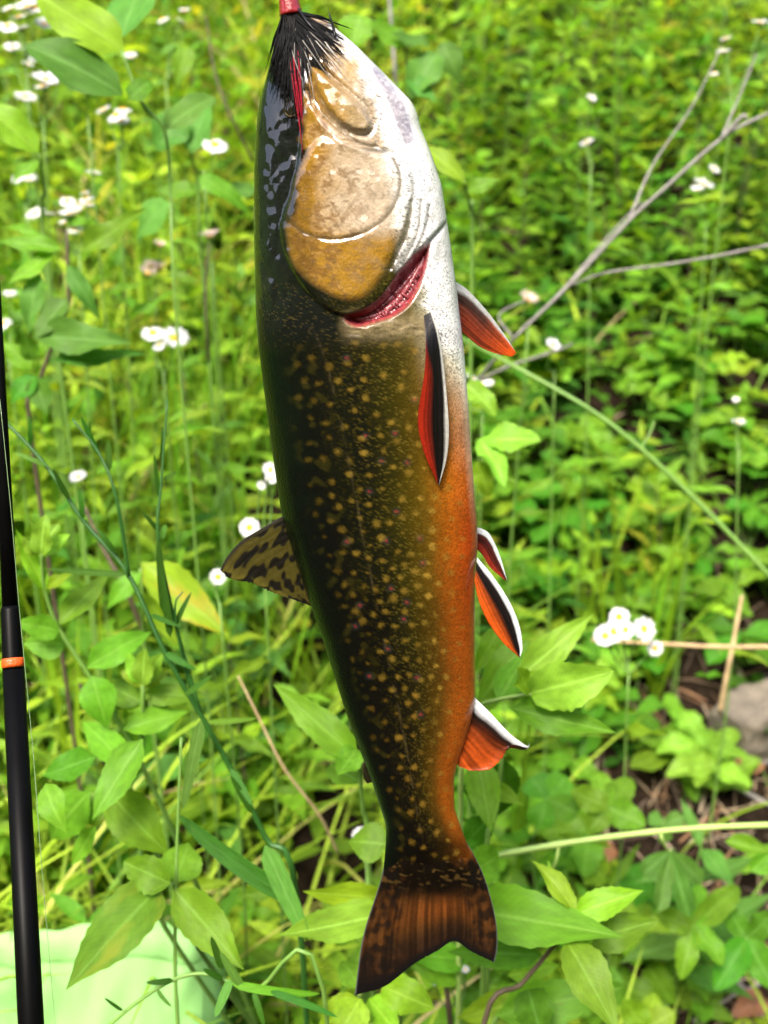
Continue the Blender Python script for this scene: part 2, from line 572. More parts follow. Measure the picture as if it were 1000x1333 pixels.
def palette(n, lush):
    wl = np.array([0.28, 0.28, 0.18, 0.10, 0.04, 0.07, 0.05])
    wr = np.array([0.24, 0.12, 0.05, 0.27, 0.24, 0.06, 0.02])
    u = NR.rand(n)
    idx = np.where(NR.rand(n) < lush, np.searchsorted(np.cumsum(wl / wl.sum()), u), np.searchsorted(np.cumsum(wr / wr.sum()), u))
    c = PAL[np.clip(idx, 0, len(PAL) - 1)]
    return c * (0.75 + 0.5 * NR.rand(n, 1))

def leafy_mass(name, n_stems, xr, yr, hmax, leaf_len, wr_, template, label, cat, keep=None, nodes=6):
    x = NR.uniform(xr[0], xr[1], n_stems); y = yr[0] + (yr[1] - yr[0]) * NR.rand(n_stems) ** 1.25
    lush = lushness(x, y)
    ok = NR.rand(n_stems) > bare(x, y)
    ok &= patch_noise(x, y, 2.2) > -0.75 + 0.55 * (1 - lush)
    if keep is not None: ok &= keep(x, y)
    x, y, lush = x[ok], y[ok], lush[ok]
    n = len(x)
    h = hmax * (0.22 + 0.78 * lush) * (0.5 + 0.6 * NR.rand(n))
    lean = NR.normal(0, 0.18, (n, 2))
    z0 = gz(x, y)
    Bs, Ds, Ns, Ls, Ws, Cs = [], [], [], [], [], []
    ang = NR.rand(n) * 6.28
    pc = palette(n, lush)
    for k in range(nodes):
        t = (k + 0.6) / nodes
        for s in (0, 1):
            a = ang + k * 1.57 + s * math.pi + NR.normal(0, 0.25, n)
            B = np.stack([x + lean[:, 0] * h * t, y + lean[:, 1] * h * t, z0 + h * t], 1)
            el = 0.55 * t + NR.normal(0.0, 0.28, n)
            D = np.stack([np.cos(a) * np.cos(el), np.sin(a) * np.cos(el), np.sin(el)], 1)
            N = np.stack([NR.normal(0, 0.3, n), NR.normal(-0.15, 0.3, n), np.ones(n)], 1)
            Ll = leaf_len * (1.15 - 0.55 * t) * (0.6 + 0.7 * NR.rand(n)) * (0.75 + 0.35 * lush)
            Bs.append(B); Ds.append(D); Ns.append(N); Ls.append(Ll); Ws.append(Ll * wr_ * (0.8 + 0.4 * NR.rand(n)))
            Cs.append(pc * (0.85 + 0.3 * NR.rand(n, 1)) * (0.9 + 0.25 * t))
    return mass(name, template, np.concatenate(Bs), np.concatenate(Ds), np.concatenate(Ns), np.concatenate(Ls),
                np.concatenate(Ws), np.concatenate(Cs), M['mass'], label, cat)

leafy_mass('leafy_undergrowth', 2600, (-2.2, 2.2), (0.62, 4.6), 0.34, 0.060, 0.34, leaf_grid('lance', 4, 2, curl=0.22, fold=0.18, seed=3),
           'dense mixed green undergrowth covering the bank behind the trout', 'undergrowth')
leafy_mass('ground_cover', 2100, (-2.0, 2.0), (0.60, 3.2), 0.085, 0.045, 0.62, leaf_grid('ovate', 4, 2, curl=0.12, fold=0.12, seed=4),
           'low round leaved ground cover between the taller weeds', 'ground cover', nodes=3)
leafy_mass('fine_leaved_growth', 1050, (-2.0, 2.2), (1.45, 4.6), 0.52, 0.054, 0.36, leaf_grid('lance', 3, 2, curl=0.2, fold=0.15, seed=6),
           'small leaved bushy growth high on the bank', 'undergrowth', nodes=9)

def grass_mass():
    n = 15000
    x = NR.uniform(-2.0, 2.0, n); y = 0.62 + 3.6 * NR.rand(n) ** 1.3
    lush = lushness(x, y)
    ok = NR.rand(n) < 0.10 + 0.9 * np.clip((0.22 - x) / 0.5, 0, 1)
    ok &= patch_noise(x + 5, y, 1.7) > -0.3
    x, y, lush = x[ok], y[ok], lush[ok]
    n = len(x)
    a = NR.rand(n) * 6.28
    tilt = np.abs(NR.normal(0.18, 0.2, n))
    D = np.stack([np.cos(a) * np.sin(tilt), np.sin(a) * np.sin(tilt), np.cos(tilt)], 1)
    N = np.stack([-np.cos(a), -np.sin(a), 0.3 * np.ones(n)], 1)
    Ln = (0.16 + 0.30 * NR.rand(n)) * (0.45 + 0.6 * lush)
    Wd = 0.0028 + 0.0034 * NR.rand(n)
    pal = np.array([(0.24, 0.38, 0.025), (0.31, 0.44, 0.035), (0.15, 0.30, 0.025), (0.36, 0.38, 0.08), (0.42, 0.34, 0.16)])
    u = NR.rand(n)
    idx = np.searchsorted(np.array([0.42, 0.68, 0.86, 0.95, 1.0]), u)
    C = pal[np.clip(idx, 0, 4)] * (0.75 + 0.5 * NR.rand(n, 1))
    B = np.stack([x, y, gz(x, y) - 0.004], 1)
    mass('grass', leaf_grid('linear', 7, 2, curl=0.55, fold=0.25, seed=2), B, D, N, Ln, Wd, C, M['grass'],
         'thin yellowish green grass growing up through the weeds', 'grass')
grass_mass()

def litter():
    mb = MB()
    pal = [(0.26, 0.19, 0.12), (0.17, 0.115, 0.07), (0.33, 0.26, 0.18), (0.10, 0.07, 0.05), (0.22, 0.12, 0.06)]
    for i in range(1500):
        if i < 900:
            x, y = R.gauss(0.42, 0.22), R.gauss(0.95, 0.26)
        else:
            x, y = R.uniform(-1.2, 1.4), R.uniform(0.6, 2.4)
        z = ground_z(x, y)
        a = R.uniform(0, math.pi)
        l = R.uniform(0.015, 0.075)
        dx, dy = math.cos(a) * l / 2, math.sin(a) * l / 2
        p0 = Vector((x - dx, y - dy, ground_z(x - dx, y - dy) + R.uniform(0.002, 0.012)))
        p1 = Vector((x + dx, y + dy, ground_z(x + dx, y + dy) + R.uniform(0.002, 0.016)))
        md = (p0 + p1) / 2 + Vector((R.gauss(0, 0.003), R.gauss(0, 0.003), R.uniform(0, 0.004)))
        r = R.uniform(0.0006, 0.0018)
        c = R.choice(pal)
        f = R.uniform(0.7, 1.25)
        mb.tube([p0, md, p1], [r, r, r * 0.6], n=4, col=tuple(k * f for k in c))
    o = mb.build('plant_litter', plain_material('dry litter', (0.2, 0.15, 0.1), attr=True, rough=0.85, scale=200))
    tag(o, 'brown dead stalks and bits littering the soil at lower right', 'litter', kind='stuff')
litter()

# ------------------------------------------------------------------ the trout
FISH_TILT = math.radians(10)
FN = Vector((0, math.cos(FISH_TILT), -math.sin(FISH_TILT)))      # away from the viewer, square to the fish's side
FP0 = P(500, 640, 0.47)
FK = FN.dot(FP0 - CAM)

def fish_pt(px, py, off=0.0):
    """point on the fish's middle plane, lifted by off (photo pixels) towards the viewer"""
    d = FWD + RGT * ((px - 500) / FPX) + UPV * ((666.5 - py) / FPX)
    t = FK / FN.dot(d)
    return CAM + d * t - FN * (off * t / FPX)

def np_ss(a, b, x):
    t = np.clip((x - a) / (b - a), 0, 1)
    return t * t * (3 - 2 * t)

def curve2(pts, n=60):
    return np.array([(p.x, p.y) for p in catmull([(a, b, 0) for a, b in pts], n)])

def dist_line(X, Y, pts):
    d = np.full(X.shape, 1e9)
    for (ax, ay), (bx, by) in zip(pts[:-1], pts[1:]):
        vx, vy = bx - ax, by - ay
        t = np.clip(((X - ax) * vx + (Y - ay) * vy) / (vx * vx + vy * vy + 1e-9), 0, 1)
        d = np.minimum(d, np.hypot(X - ax - t * vx, Y - ay - t * vy))
    return d

def sdf(X, Y, poly):
    """signed distance: negative inside"""
    p = list(poly) + [poly[0]]
    d = dist_line(X, Y, p)
    ins = np.zeros(X.shape, bool)
    for (ax, ay), (bx, by) in zip(p[:-1], p[1:]):
        c = ((ay > Y) != (by > Y))
        with np.errstate(divide='ignore', invalid='ignore'):
            xi = ax + (Y - ay) * (bx - ax) / (by - ay if by != ay else 1e-9)
        ins ^= c & (X < xi)
    return np.where(ins, -d, d)

def closed(pts, n=80):
    return curve2(list(pts) + [pts[0]], n)[:-1]

PL = [(24, 399), (30, 385), (40, 373), (60, 361), (90, 350), (130, 339), (165, 334), (225, 331), (300, 331), (400, 333), (450, 337), (500, 343),
      (550, 350), (610, 358), (668, 367), (720, 382), (787, 405), (833, 421), (900, 442), (937, 454), (1013, 483), (1075, 503), (1100, 502), (1136, 499)]
PRT = [(24, 418), (30, 430), (40, 440), (58, 462), (76, 480), (104, 508), (135, 538), (150, 544), (168, 548), (196, 560), (240, 575), (280, 581),
       (320, 587), (372, 594), (457, 604), (532, 610), (620, 616), (681, 621), (708, 622), (743, 618), (840, 618), (900, 619), (930, 615), (960, 606),
       (990, 596), (1013, 591), (1053, 592), (1082, 602), (1110, 613), (1136, 623)]
PB = [(24, 5), (40, 22), (60, 42), (90, 60), (150, 72), (250, 80), (350, 85), (450, 86), (600, 86), (750, 76), (850, 62), (950, 46), (1030, 34),
      (1085, 22), (1108, 13), (1124, 6), (1136, 0.8)]
YS = np.linspace(24, 1136, 1113)
def prof(tab):
    a = np.interp(YS, [p[0] for p in tab], [p[1] for p in tab])
    k = np.exp(-0.5 * (np.arange(-12, 13) / 5.0) ** 2); k /= k.sum()
    b = np.convolve(np.pad(a, 12, mode='edge'), k, mode='valid')
    w = np_ss(24, 50, YS)
    return a * (1 - w) + b * w
XL, XR, BB = prof(PL), prof(PRT), prof(PB)
def fl(y): return np.interp(y, YS, XL)
def fr(y): return np.interp(y, YS, XR)
def fb(y): return np.interp(y, YS, BB)
def skin_off(px, py):
    """height of the near flank above the middle plane, in photo pixels"""
    c, a = (fl(py) + fr(py)) / 2, (fr(py) - fl(py)) / 2
    u = min(1.0, abs((px - c) / a))
    return float(fb(py) * (1 - u ** 2) ** 0.5)

# head landmarks in photo pixels
PREOP = curve2([(381, 292), (396, 303), (432, 312), (472, 304), (504, 281), (518, 256), (520, 228), (512, 208)])
OPERC = closed([(372, 296), (380, 340), (402, 366), (424, 380), (452, 391), (478, 384), (500, 356), (516, 322), (530, 282), (538, 240), (528, 205), (480, 196), (420, 180), (390, 220)])
MEMB = curve2([(584, 284), (578, 292), (564, 308), (540, 332), (520, 356), (500, 384), (476, 404), (450, 412)])
GILL = closed([(560, 318), (553, 356), (537, 390), (516, 409), (490, 419), (464, 425), (450, 413), (480, 404), (502, 386), (520, 356), (542, 332)], 60)
MAXI = closed([(406, 88), (420, 95), (448, 119), (472, 140), (483, 162), (474, 173), (452, 167), (432, 149), (415, 122)], 60)
MAXI2 = curve2([(402, 118), (420, 148), (445, 172), (470, 188), (488, 192)])
MAXI3 = curve2([(404, 140), (420, 166), (448, 188), (476, 198)])
JAWG = curve2([(440, 66), (470, 96), (494, 132), (512, 176), (532, 214), (540, 250)])
GREY = closed([(482, 80), (508, 106), (528, 140), (538, 178), (528, 190), (514, 158), (500, 122), (486, 98)], 50)
RAYS = [curve2([(536, 262), (531, 300), (508, 350)]), curve2([(548, 262), (543, 304), (524, 344)]), curve2([(559, 268), (553, 300), (537, 334)])]
CROWN = closed([(404, 70), (398, 120), (394, 180), (386, 240), (382, 286), (368, 300), (374, 336), (392, 372), (424, 400), (440, 420), (436, 470), (300, 470), (300, 40), (390, 20)], 120)
WHITE = closed([(425, 40), (446, 66), (470, 104), (488, 138), (500, 186), (526, 222), (536, 262), (528, 310), (520, 350), (552, 366), (552, 390), (560, 430), (585, 470), (680, 470), (640, 100), (480, 10)], 120)
LATERAL = curve2([(405, 420), (423, 466), (443, 545), (456, 611), (478, 726), (496, 818), (509, 875), (530, 980), (548, 1085)])

_vn_grid = {}
HEADALL = closed([(590, 280), (578, 292), (564, 308), (540, 332), (520, 356), (500, 384), (476, 402), (450, 410), (424, 400), (398, 376), (376, 340), (366, 300), (380, 250), (392, 180), (400, 60), (460, 0), (700, 60), (660, 260)], 120)
def value_noise(X, Y, s, seed):
    if seed not in _vn_grid:
        _vn_grid[seed] = np.random.RandomState(seed).rand(256, 256)
    g = _vn_grid[seed]
    x, y = X / s, Y / s
    xi, yi = np.floor(x).astype(int), np.floor(y).astype(int)
    fx, fy = x - xi, y - yi
    fx, fy = fx * fx * (3 - 2 * fx), fy * fy * (3 - 2 * fy)
    G = lambda a, b: g[a % 256, b % 256]
    return ((G(xi, yi) * (1 - fx) + G(xi + 1, yi) * fx) * (1 - fy) + (G(xi, yi + 1) * (1 - fx) + G(xi + 1, yi + 1) * fx) * fy)

def skin_height(X, Y):
    h = np.zeros(X.shape)
    so = sdf(X, Y, OPERC)
    h += 6.0 * np_ss(2.5, -2.5, sdf(X, Y, HEADALL))               # the whole gill membrane overlaps the shoulder
    h += 3.5 * np_ss(4, -9, so)                                   # gill cover stands proud
    h -= (0.5 + 1.5 * value_noise(X, Y, 24, 95)) * np.exp(-(dist_line(X, Y, PREOP) / 2.6) ** 2)       # preopercular groove
    h += 0.2 * np.exp(-((dist_line(X, Y, PREOP) - 6) / 4) ** 2)
    dm = dist_line(X, Y, MEMB)
    h -= 3.0 * np.exp(-(dm / 3.0) ** 2)
    h -= 20.0 * np_ss(3, -9, sdf(X, Y, GILL))
    sm = sdf(X, Y, MAXI)
    h += 7.0 * np_ss(3, -6, sm) - 3.0 * np.exp(-((sm - 4) / 3) ** 2)
    h -= 3.2 * np.exp(-(dist_line(X, Y, MAXI2) / 3) ** 2)
    h += 2.4 * np.exp(-(dist_line(X, Y, MAXI3) / 4) ** 2)
    h -= 3.0 * np.exp(-(dist_line(X, Y, JAWG) / 3) ** 2)
    for r in RAYS:
        h -= 3.0 * np.exp(-(dist_line(X, Y, r) / 2.2) ** 2)
    h -= 0.7 * np.exp(-(dist_line(X, Y, LATERAL) / 1.8) ** 2)
    hd = np_ss(470, 380, Y)
    cr = np_ss(420, 380, X)
    h += hd * (2.2 + .3 * cr) * (value_noise(X * 1.25, Y * .7, 19, 3) - 0.5) + hd * (1.2 + .2 * cr) * (value_noise(X * 1.2, Y * .8, 8, 4) - 0.5)
    h += 1.6 * (value_noise(X, Y * 0.4, 26, 8) - 0.5)
    # little folds behind the gill opening
    h += 3.2 * (value_noise(X * 0.45, Y, 5, 91) - 0.5) * np.exp(-((Y - 428) / 12) ** 2) * np_ss(440, 465, X) * np_ss(560, 540, X)
    return h

TS = [0, .1, .25, .45, .6, .75, .88, .96, 1.0]
TY = [440, 520, 620, 700, 850, 980, 1058, 1100]
DK = [(.010, .022, .006), (.008, .012, .004), (.012, .011, .003)]  # dark back; the green of its outer edge is a reflected sheen, painted in
TC = [
    DK + [(.030, .022, .005), (.060, .042, .009), (.16, .105, .025), (.62, .55, .42), (.82, .82, .78), (.85, .85, .85)],
    DK + [(.026, .020, .004), (.075, .052, .008), (.17, .095, .012), (.42, .19, .035), (.70, .48, .34), (.84, .80, .76)],
    DK + [(.022, .017, .003), (.070, .048, .006), (.21, .105, .009), (.43, .145, .012), (.50, .14, .022), (.74, .52, .42)],
    DK + [(.020, .015, .003), (.045, .030, .004), (.17, .078, .007), (.40, .105, .008), (.46, .065, .010), (.48, .16, .07)],
    DK + [(.017, .013, .003), (.032, .021, .004), (.105, .046, .006), (.30, .085, .009), (.38, .105, .012), (.42, .15, .04)],
    DK + [(.020, .014, .003), (.050, .028, .005), (.15, .060, .007), (.33, .100, .011), (.40, .120, .015), (.44, .16, .04)],
    DK + [(.018, .012, .003), (.036, .021, .004), (.13, .050, .006), (.33, .105, .010), (.40, .120, .012), (.42, .14, .02)],
    DK + [(.014, .008, .003), (.020, .011, .003), (.040, .016, .003), (.07, .026, .004), (.10, .036, .006), (.10, .04, .01)],
]

def skin_colour(X, Y, S):
    tab = np.array(TC)
    yi = np.clip(np.interp(Y, TY, range(len(TY))), 0, len(TY) - 1.0001)
    si = np.clip(np.interp(S, TS, range(len(TS))), 0, len(TS) - 1.0001)
    y0, s0 = yi.astype(int), si.astype(int)
    fy, fs = (yi - y0)[:, None], (si - s0)[:, None]
    C = (tab[y0, s0] * (1 - fy) + tab[y0 + 1, s0] * fy) * (1 - fs) + (tab[y0, s0 + 1] * (1 - fy) + tab[y0 + 1, s0 + 1] * fy) * fs
    n1 = value_noise(X, Y, 4.0, 21); n2 = value_noise(X, Y, 40, 22); fine = NR.rand(len(X))
    C = C * (0.75 + 0.35 * n2 + 0.25 * n1)[:, None]
    C = C * (0.40 + 0.50 * np_ss(0.36, 0.78, S))[:, None]
    C = C * (1 - .42 * np_ss(.35, .5, S) * np_ss(.84, .68, S) * np_ss(760, 560, Y))[:, None] * np.array([.96, 1.03, .9])
    C = C * (1 - np_ss(.25, .4, S)[:, None] * np_ss(.80, .66, S)[:, None] * np.array([.16, .02, .2]))
    C = C * (1 + np_ss(.72, .9, S)[:, None] * np_ss(470, 560, Y)[:, None] * np.array([.36, .02, -.15]))
    # gold scale glints
    gl = np_ss(0.80, 0.98, fine) * np_ss(0.2, 0.5, S) * np_ss(.99, .85, S) * np_ss(1130, 1080, Y)
    C += gl[:, None] * np.array([.10, .075, .012]) * (0.1 + S[:, None])
    # marbling on the back
    mb_ = np_ss(0.60, 0.82, value_noise(X * .8 + Y * .6, Y * .8 - X * .6, 9, 33)) * np_ss(.08, .18, S) * np_ss(.40, .26, S) * np_ss(440, 480, Y)
    C += mb_[:, None] * np.array([.016, .014, .003])
    # pale yellow spots, thrown like darts and kept apart
    rs = random.Random(5)
    pts = []
    for _ in range(9000):
        y = rs.uniform(446, 1122)
        s = rs.uniform(0.16, 0.93)
        w = float(fr(y) - fl(y))
        x = float(fl(y)) + s * w
        gap = 15.0 + 4.5 * smooth01((800 - y) / 300) + (4 if s > .8 else 0)
        if all((x - q[0]) ** 2 + (y - q[1]) ** 2 > gap * gap for q in pts):
            pts.append((x, y, s))
    for (x, y, s) in pts:
        r = rs.uniform(3.3, 5.0) * (1.0 if y < 800 else 0.88)
        if rs.random() < 0.25: r *= rs.uniform(.45, .8)
        e = rs.uniform(0.75, 1.05)
        sel = np.where((np.abs(X - x) < 16) & (np.abs(Y - y) < 16))[0]
        if not len(sel): continue
        dx, dy = (X[sel] - x), (Y[sel] - y) / e
        q = np.hypot(dx, dy) + 2.6 * (value_noise(X[sel] * .8 + Y[sel] * .6, Y[sel] * .8 - X[sel] * .6, 5, 77) - 0.5) + 2.0 * (value_noise(X[sel], Y[sel], 2.3, 79) - .5) + 1.6 * (fine[sel] - .5)
        f = np_ss(r + 2.4, r - 3.2, q)
        st = 0.25 + 0.65 * smooth01((s - 0.16) / 0.3)
        st *= 1 - 0.55 * smooth01((s - 0.72) / 0.15)
        if y < 480: st *= 0.7
        c = np.array([.21, .135, .018]) * rs.uniform(0.7, 1.2)
        if y > 900: c = c * np.array([1.0, 0.9, 0.9])
        if s > .72: c = np.array([.36, .22, .03])
        C[sel] = C[sel] * (1 - (f * st)[:, None]) + c * (f * st)[:, None]
    # freckling: fine gold flecks between the spots, dark stipple over the orange
    fk = np_ss(.60, .80, value_noise(X * .8 + Y * .6, Y * .8 - X * .6, 5.5, 81) * .7 + fine * .3) * np_ss(.25, .5, S) * np_ss(.95, .75, S) * np_ss(1100, 1050, Y)
    C += fk[:, None] * np.array([.016, .012, .002])
    stp = np_ss(.45, .9, fine) * np_ss(.62, .78, S) * np_ss(420, 470, Y) * np_ss(.995, .96, S)
    C = C * (1 - .38 * stp)[:, None]
    # small red points with a bluish ring
    red = [(451, 466), (476, 567), (514, 564), (530, 602), (481, 640), (516, 666), (503, 704), (547, 701), (551, 733), (452, 705), (530, 784),
           (509, 766), (526, 806), (505, 845), (543, 882), (481, 880), (548, 930), (469, 788), (463, 815), (540, 520), (497, 600)]
    for (x, y) in red:
        sel = np.where((np.abs(X - x) < 16) & (np.abs(Y - y) < 16))[0]
        q = np.hypot(X[sel] - x, Y[sel] - y) + 1.5 * (value_noise(X[sel], Y[sel], 3, 78) - 0.5)
        f = np_ss(8, 3, q)[:, None] * 0.25
        C[sel] = C[sel] * (1 - f) + np.array([.045, .05, .055]) * f
        f = np_ss(3.2, 1.0, q)[:, None] * 0.5
        C[sel] = C[sel] * (1 - f) + np.array([.34, .035, .03]) * f
    f = (0.3 * np.exp(-(dist_line(X, Y, LATERAL) / 1.3) ** 2) * np_ss(0.25, 0.5, value_noise(X, Y, 12, 40)))[:, None]
    C = C * (1 - f) + np.array([.12, .09, .045]) * f
    # ---- head
    hd = np_ss(3, -5, np.minimum(sdf(X, Y, OPERC), Y - 195))[:, None]
    n3 = value_noise(X * .8 + Y * .6, Y * .8 - X * .6, 11, 51); n4 = value_noise(X, Y, 3.2, 52); n5 = value_noise(X, Y, 22, 53)
    gold = np.array([.36, .19, .02]); pale = np.array([.58, .47, .33]); grey = np.array([.30, .25, .20])
    f = np.clip(np_ss(395, 470, X + 30 * (n5 - .5)) * np_ss(320, 290, Y) + 0.35 * (n3 - 0.4), 0, 1)[:, None]
    H = gold * (1 - f) + pale * f
    f = (np_ss(0.45, 0.68, n3 * 0.6 + n4 * 0.4) * 0.75)[:, None] * np_ss(520, 420, X)[:, None]
    H = H * (1 - f) + np.array([.20, .09, .007]) * f
    f = (np_ss(.62, .8, n4) * 0.25 * np_ss(190, 240, Y))[:, None]
    H = H * (1 - f) + grey * .5 * f
    f = (np_ss(418, 398, X) * np_ss(200, 240, Y))[:, None] * 0.5
    H = H * (1 - f) + np.array([.10, .05, .008]) * f
    wf = np.clip(np_ss(300, 296, Y) * np_ss(492, 528, X + 20 * (n5 - .5)) + np_ss(296, 300, Y) * np_ss(512, 542, X + 20 * (n5 - .5)), 0, 1)[:, None]
    H = H * (1 - wf) + np.array([.80, .77, .70]) * wf
    C = C * (1 - hd) + H * hd
    # throat and jaw white, dusted with dark points
    sw = sdf(X, Y, WHITE) + 14 * (value_noise(X, Y, 12, 60) - 0.5)
    f = np_ss(8, -10, sw)[:, None] * np_ss(475, 440, Y)[:, None]
    C = C * (1 - f) + (np.array([.80, .79, .76]) * (0.78 + 0.3 * n5[:, None])) * f
    pep = (fine > 0.80) * np_ss(-45, -4, sw) * np_ss(30, 5, sw) * np_ss(480, 450, Y) + (fine > 0.92) * f[:, 0] * (Y > 150) * 0.6
    C = C * (1 - 0.6 * np.clip(pep, 0, 1))[:, None]
    f = (np_ss(4, -4, sdf(X, Y, GREY)) * (0.5 + 0.5 * n4))[:, None]
    C = C * (1 - f) + np.array([.33, .29, .33]) * f
    # upper jaw plate
    f = np_ss(2, -3, sdf(X, Y, MAXI))[:, None]
    q = np_ss(420, 478, X + 16 * (n3 - .5))[:, None]
    C = C * (1 - f) + (np.array([.36, .20, .03]) * (1 - q) + np.array([.45, .34, .19]) * q) * (0.8 + 0.4 * n4[:, None]) * f
    # gold round the mouth corner
    f = (np.exp(-((X - 456) / 14) ** 2 - ((Y - 92) / 22) ** 2) * 0.7)[:, None]
    C = C * (1 - f) + np.array([.55, .33, .05]) * f
    # black crown
    sc_ = sdf(X, Y, CROWN) + 10 * (n3 - 0.5)
    f = np_ss(5, -5, sc_)[:, None] * np_ss(470, 420, Y)[:, None]
    C = C * (1 - f) + (np.array([.008, .009, .007]) + (.05 * np.array([1, .7, .15])) * ((fine > .93) * np_ss(340, 390, Y))[:, None]) * f
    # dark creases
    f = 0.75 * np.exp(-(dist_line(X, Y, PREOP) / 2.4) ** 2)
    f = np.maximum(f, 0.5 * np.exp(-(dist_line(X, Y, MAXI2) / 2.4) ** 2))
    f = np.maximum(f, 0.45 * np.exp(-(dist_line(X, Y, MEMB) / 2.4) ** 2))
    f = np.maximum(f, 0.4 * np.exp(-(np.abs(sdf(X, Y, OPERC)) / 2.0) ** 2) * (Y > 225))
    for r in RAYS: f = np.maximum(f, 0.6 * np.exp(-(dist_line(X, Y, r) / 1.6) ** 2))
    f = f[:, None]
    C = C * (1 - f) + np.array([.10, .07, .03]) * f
    # skin behind the gill opening, and the raw gill itself
    f = (np.exp(-((Y - 424) / 15) ** 2) * np_ss(436, 462, X) * np_ss(566, 546, X) * 0.85)[:, None]
    C = C * (1 - f) + (np.array([.32, .25, .13]) * (0.7 + 0.6 * n4[:, None])) * f
    f = np_ss(4, -3, sdf(X, Y, GILL))[:, None]
    C = C * (1 - f) + (np.array([.42, .05, .065]) * (0.6 + 0.7 * n4[:, None])) * f
    lo = C.min(axis=1, keepdims=True)
    C = C * (0.50 + 0.28 * np_ss(0.25, 0.65, lo))
    return np.clip(C, 0.0015, 0.9)

def np_project(V):
    q = V - np.array(CAM)
    d = q @ np.array(FWD)
    return 500 + FPX * (q @ np.array(RGT)) / d, 666.5 - FPX * (q @ np.array(UPV)) / d

def skin_material():
    m, nt, out = new_mat('wet trout skin')
    L = nt.links
    a = nd(nt, 'ShaderNodeAttribute', attribute_name='col')
    tex = nd(nt, 'ShaderNodeTexCoord')
    vo = nd(nt, 'ShaderNodeTexVoronoi', i_Scale=900.0)
    L.new(tex.outputs['Object'], vo.inputs['Vector'])
    nz = nd(nt, 'ShaderNodeTexNoise', i_Scale=140.0, i_Detail=4.0)
    L.new(tex.outputs['Object'], nz.inputs['Vector'])
    n2 = nd(nt, 'ShaderNodeTexNoise', i_Scale=2200.0, i_Detail=2.0)
    L.new(tex.outputs['Object'], n2.inputs['Vector'])
    g = math_n(nt, 'MULTIPLY_ADD', n2.outputs[0], 1.6, 0.2)
    cc = nd(nt, 'ShaderNodeCombineXYZ')
    for i in range(3): L.new(g, cc.inputs[i])
    base = mixc(nt, 'MULTIPLY', 0.6, a.outputs['Color'], cc.outputs[0])
    h = math_n(nt, 'MULTIPLY_ADD', vo.outputs['Distance'], 0.5, math_n(nt, 'MULTIPLY', nz.outputs[0], 0.8))
    bm = nd(nt, 'ShaderNodeBump', i_Strength=0.35, i_Distance=0.0009)
    L.new(h, bm.inputs['Height'])
    pr = nd(nt, 'ShaderNodeBsdfPrincipled', i_Roughness=0.34)
    pr.inputs['Specular IOR Level'].default_value = 0.05
    pr.inputs['Coat Weight'].default_value = 0.42
    pr.inputs['Coat Roughness'].default_value = 0.03
    pr.inputs['Coat IOR'].default_value = 1.6
    pr.inputs['Subsurface Weight'].default_value = 0.0
    b2 = nd(nt, 'ShaderNodeBump', i_Strength=0.22, i_Distance=0.0012)
    L.new(nz.outputs[0], b2.inputs['Height'])
    L.new(b2.outputs[0], pr.inputs['Coat Normal'])
    L.new(a.outputs['Alpha'], pr.inputs['Coat Weight'])
    L.new(base, pr.inputs['Base Color'])
    L.new(bm.outputs[0], pr.inputs['Normal'])
    L.new(pr.outputs[0], out.inputs[0])
    return m
M['skin'] = skin_material()

def fin_material():
    m, nt, out = new_mat('wet fin membrane')
    L = nt.links
    a = nd(nt, 'ShaderNodeAttribute', attribute_name='col')
    tex = nd(nt, 'ShaderNodeTexCoord')
    nz = nd(nt, 'ShaderNodeTexNoise', i_Scale=600.0, i_Detail=3.0)
    L.new(tex.outputs['Object'], nz.inputs['Vector'])
    g = math_n(nt, 'MULTIPLY_ADD', nz.outputs[0], 0.8, 0.6)
    cc = nd(nt, 'ShaderNodeCombineXYZ')
    for i in range(3): L.new(g, cc.inputs[i])
    base = mixc(nt, 'MULTIPLY', 1.0, a.outputs['Color'], cc.outputs[0])
    pr = nd(nt, 'ShaderNodeBsdfPrincipled', i_Roughness=0.4)
    pr.inputs['Specular IOR Level'].default_value = 0.2
    pr.inputs['Coat Weight'].default_value = 0.15
    pr.inputs['Coat Roughness'].default_value = 0.12
    bm = nd(nt, 'ShaderNodeBump', i_Strength=0.2, i_Distance=0.0006)
    L.new(nz.outputs[0], bm.inputs['Height'])
    L.new(bm.outputs[0], pr.inputs['Normal'])
    L.new(base, pr.inputs['Base Color'])
    tr = nd(nt, 'ShaderNodeBsdfTranslucent')
    L.new(base, tr.inputs[0])
    mx = nd(nt, 'ShaderNodeMixShader', i_0=0.35)
    L.new(pr.outputs[0], mx.inputs[1]); L.new(tr.outputs[0], mx.inputs[2]); L.new(mx.outputs[0], out.inputs[0])
    return m
M['fin'] = fin_material()

trout = empty('brook_trout', fish_pt(520, 1136))
tag(trout, 'dark spotted trout with orange belly hanging head up from the red and black lure', 'fish')
TO = loc_of(trout)

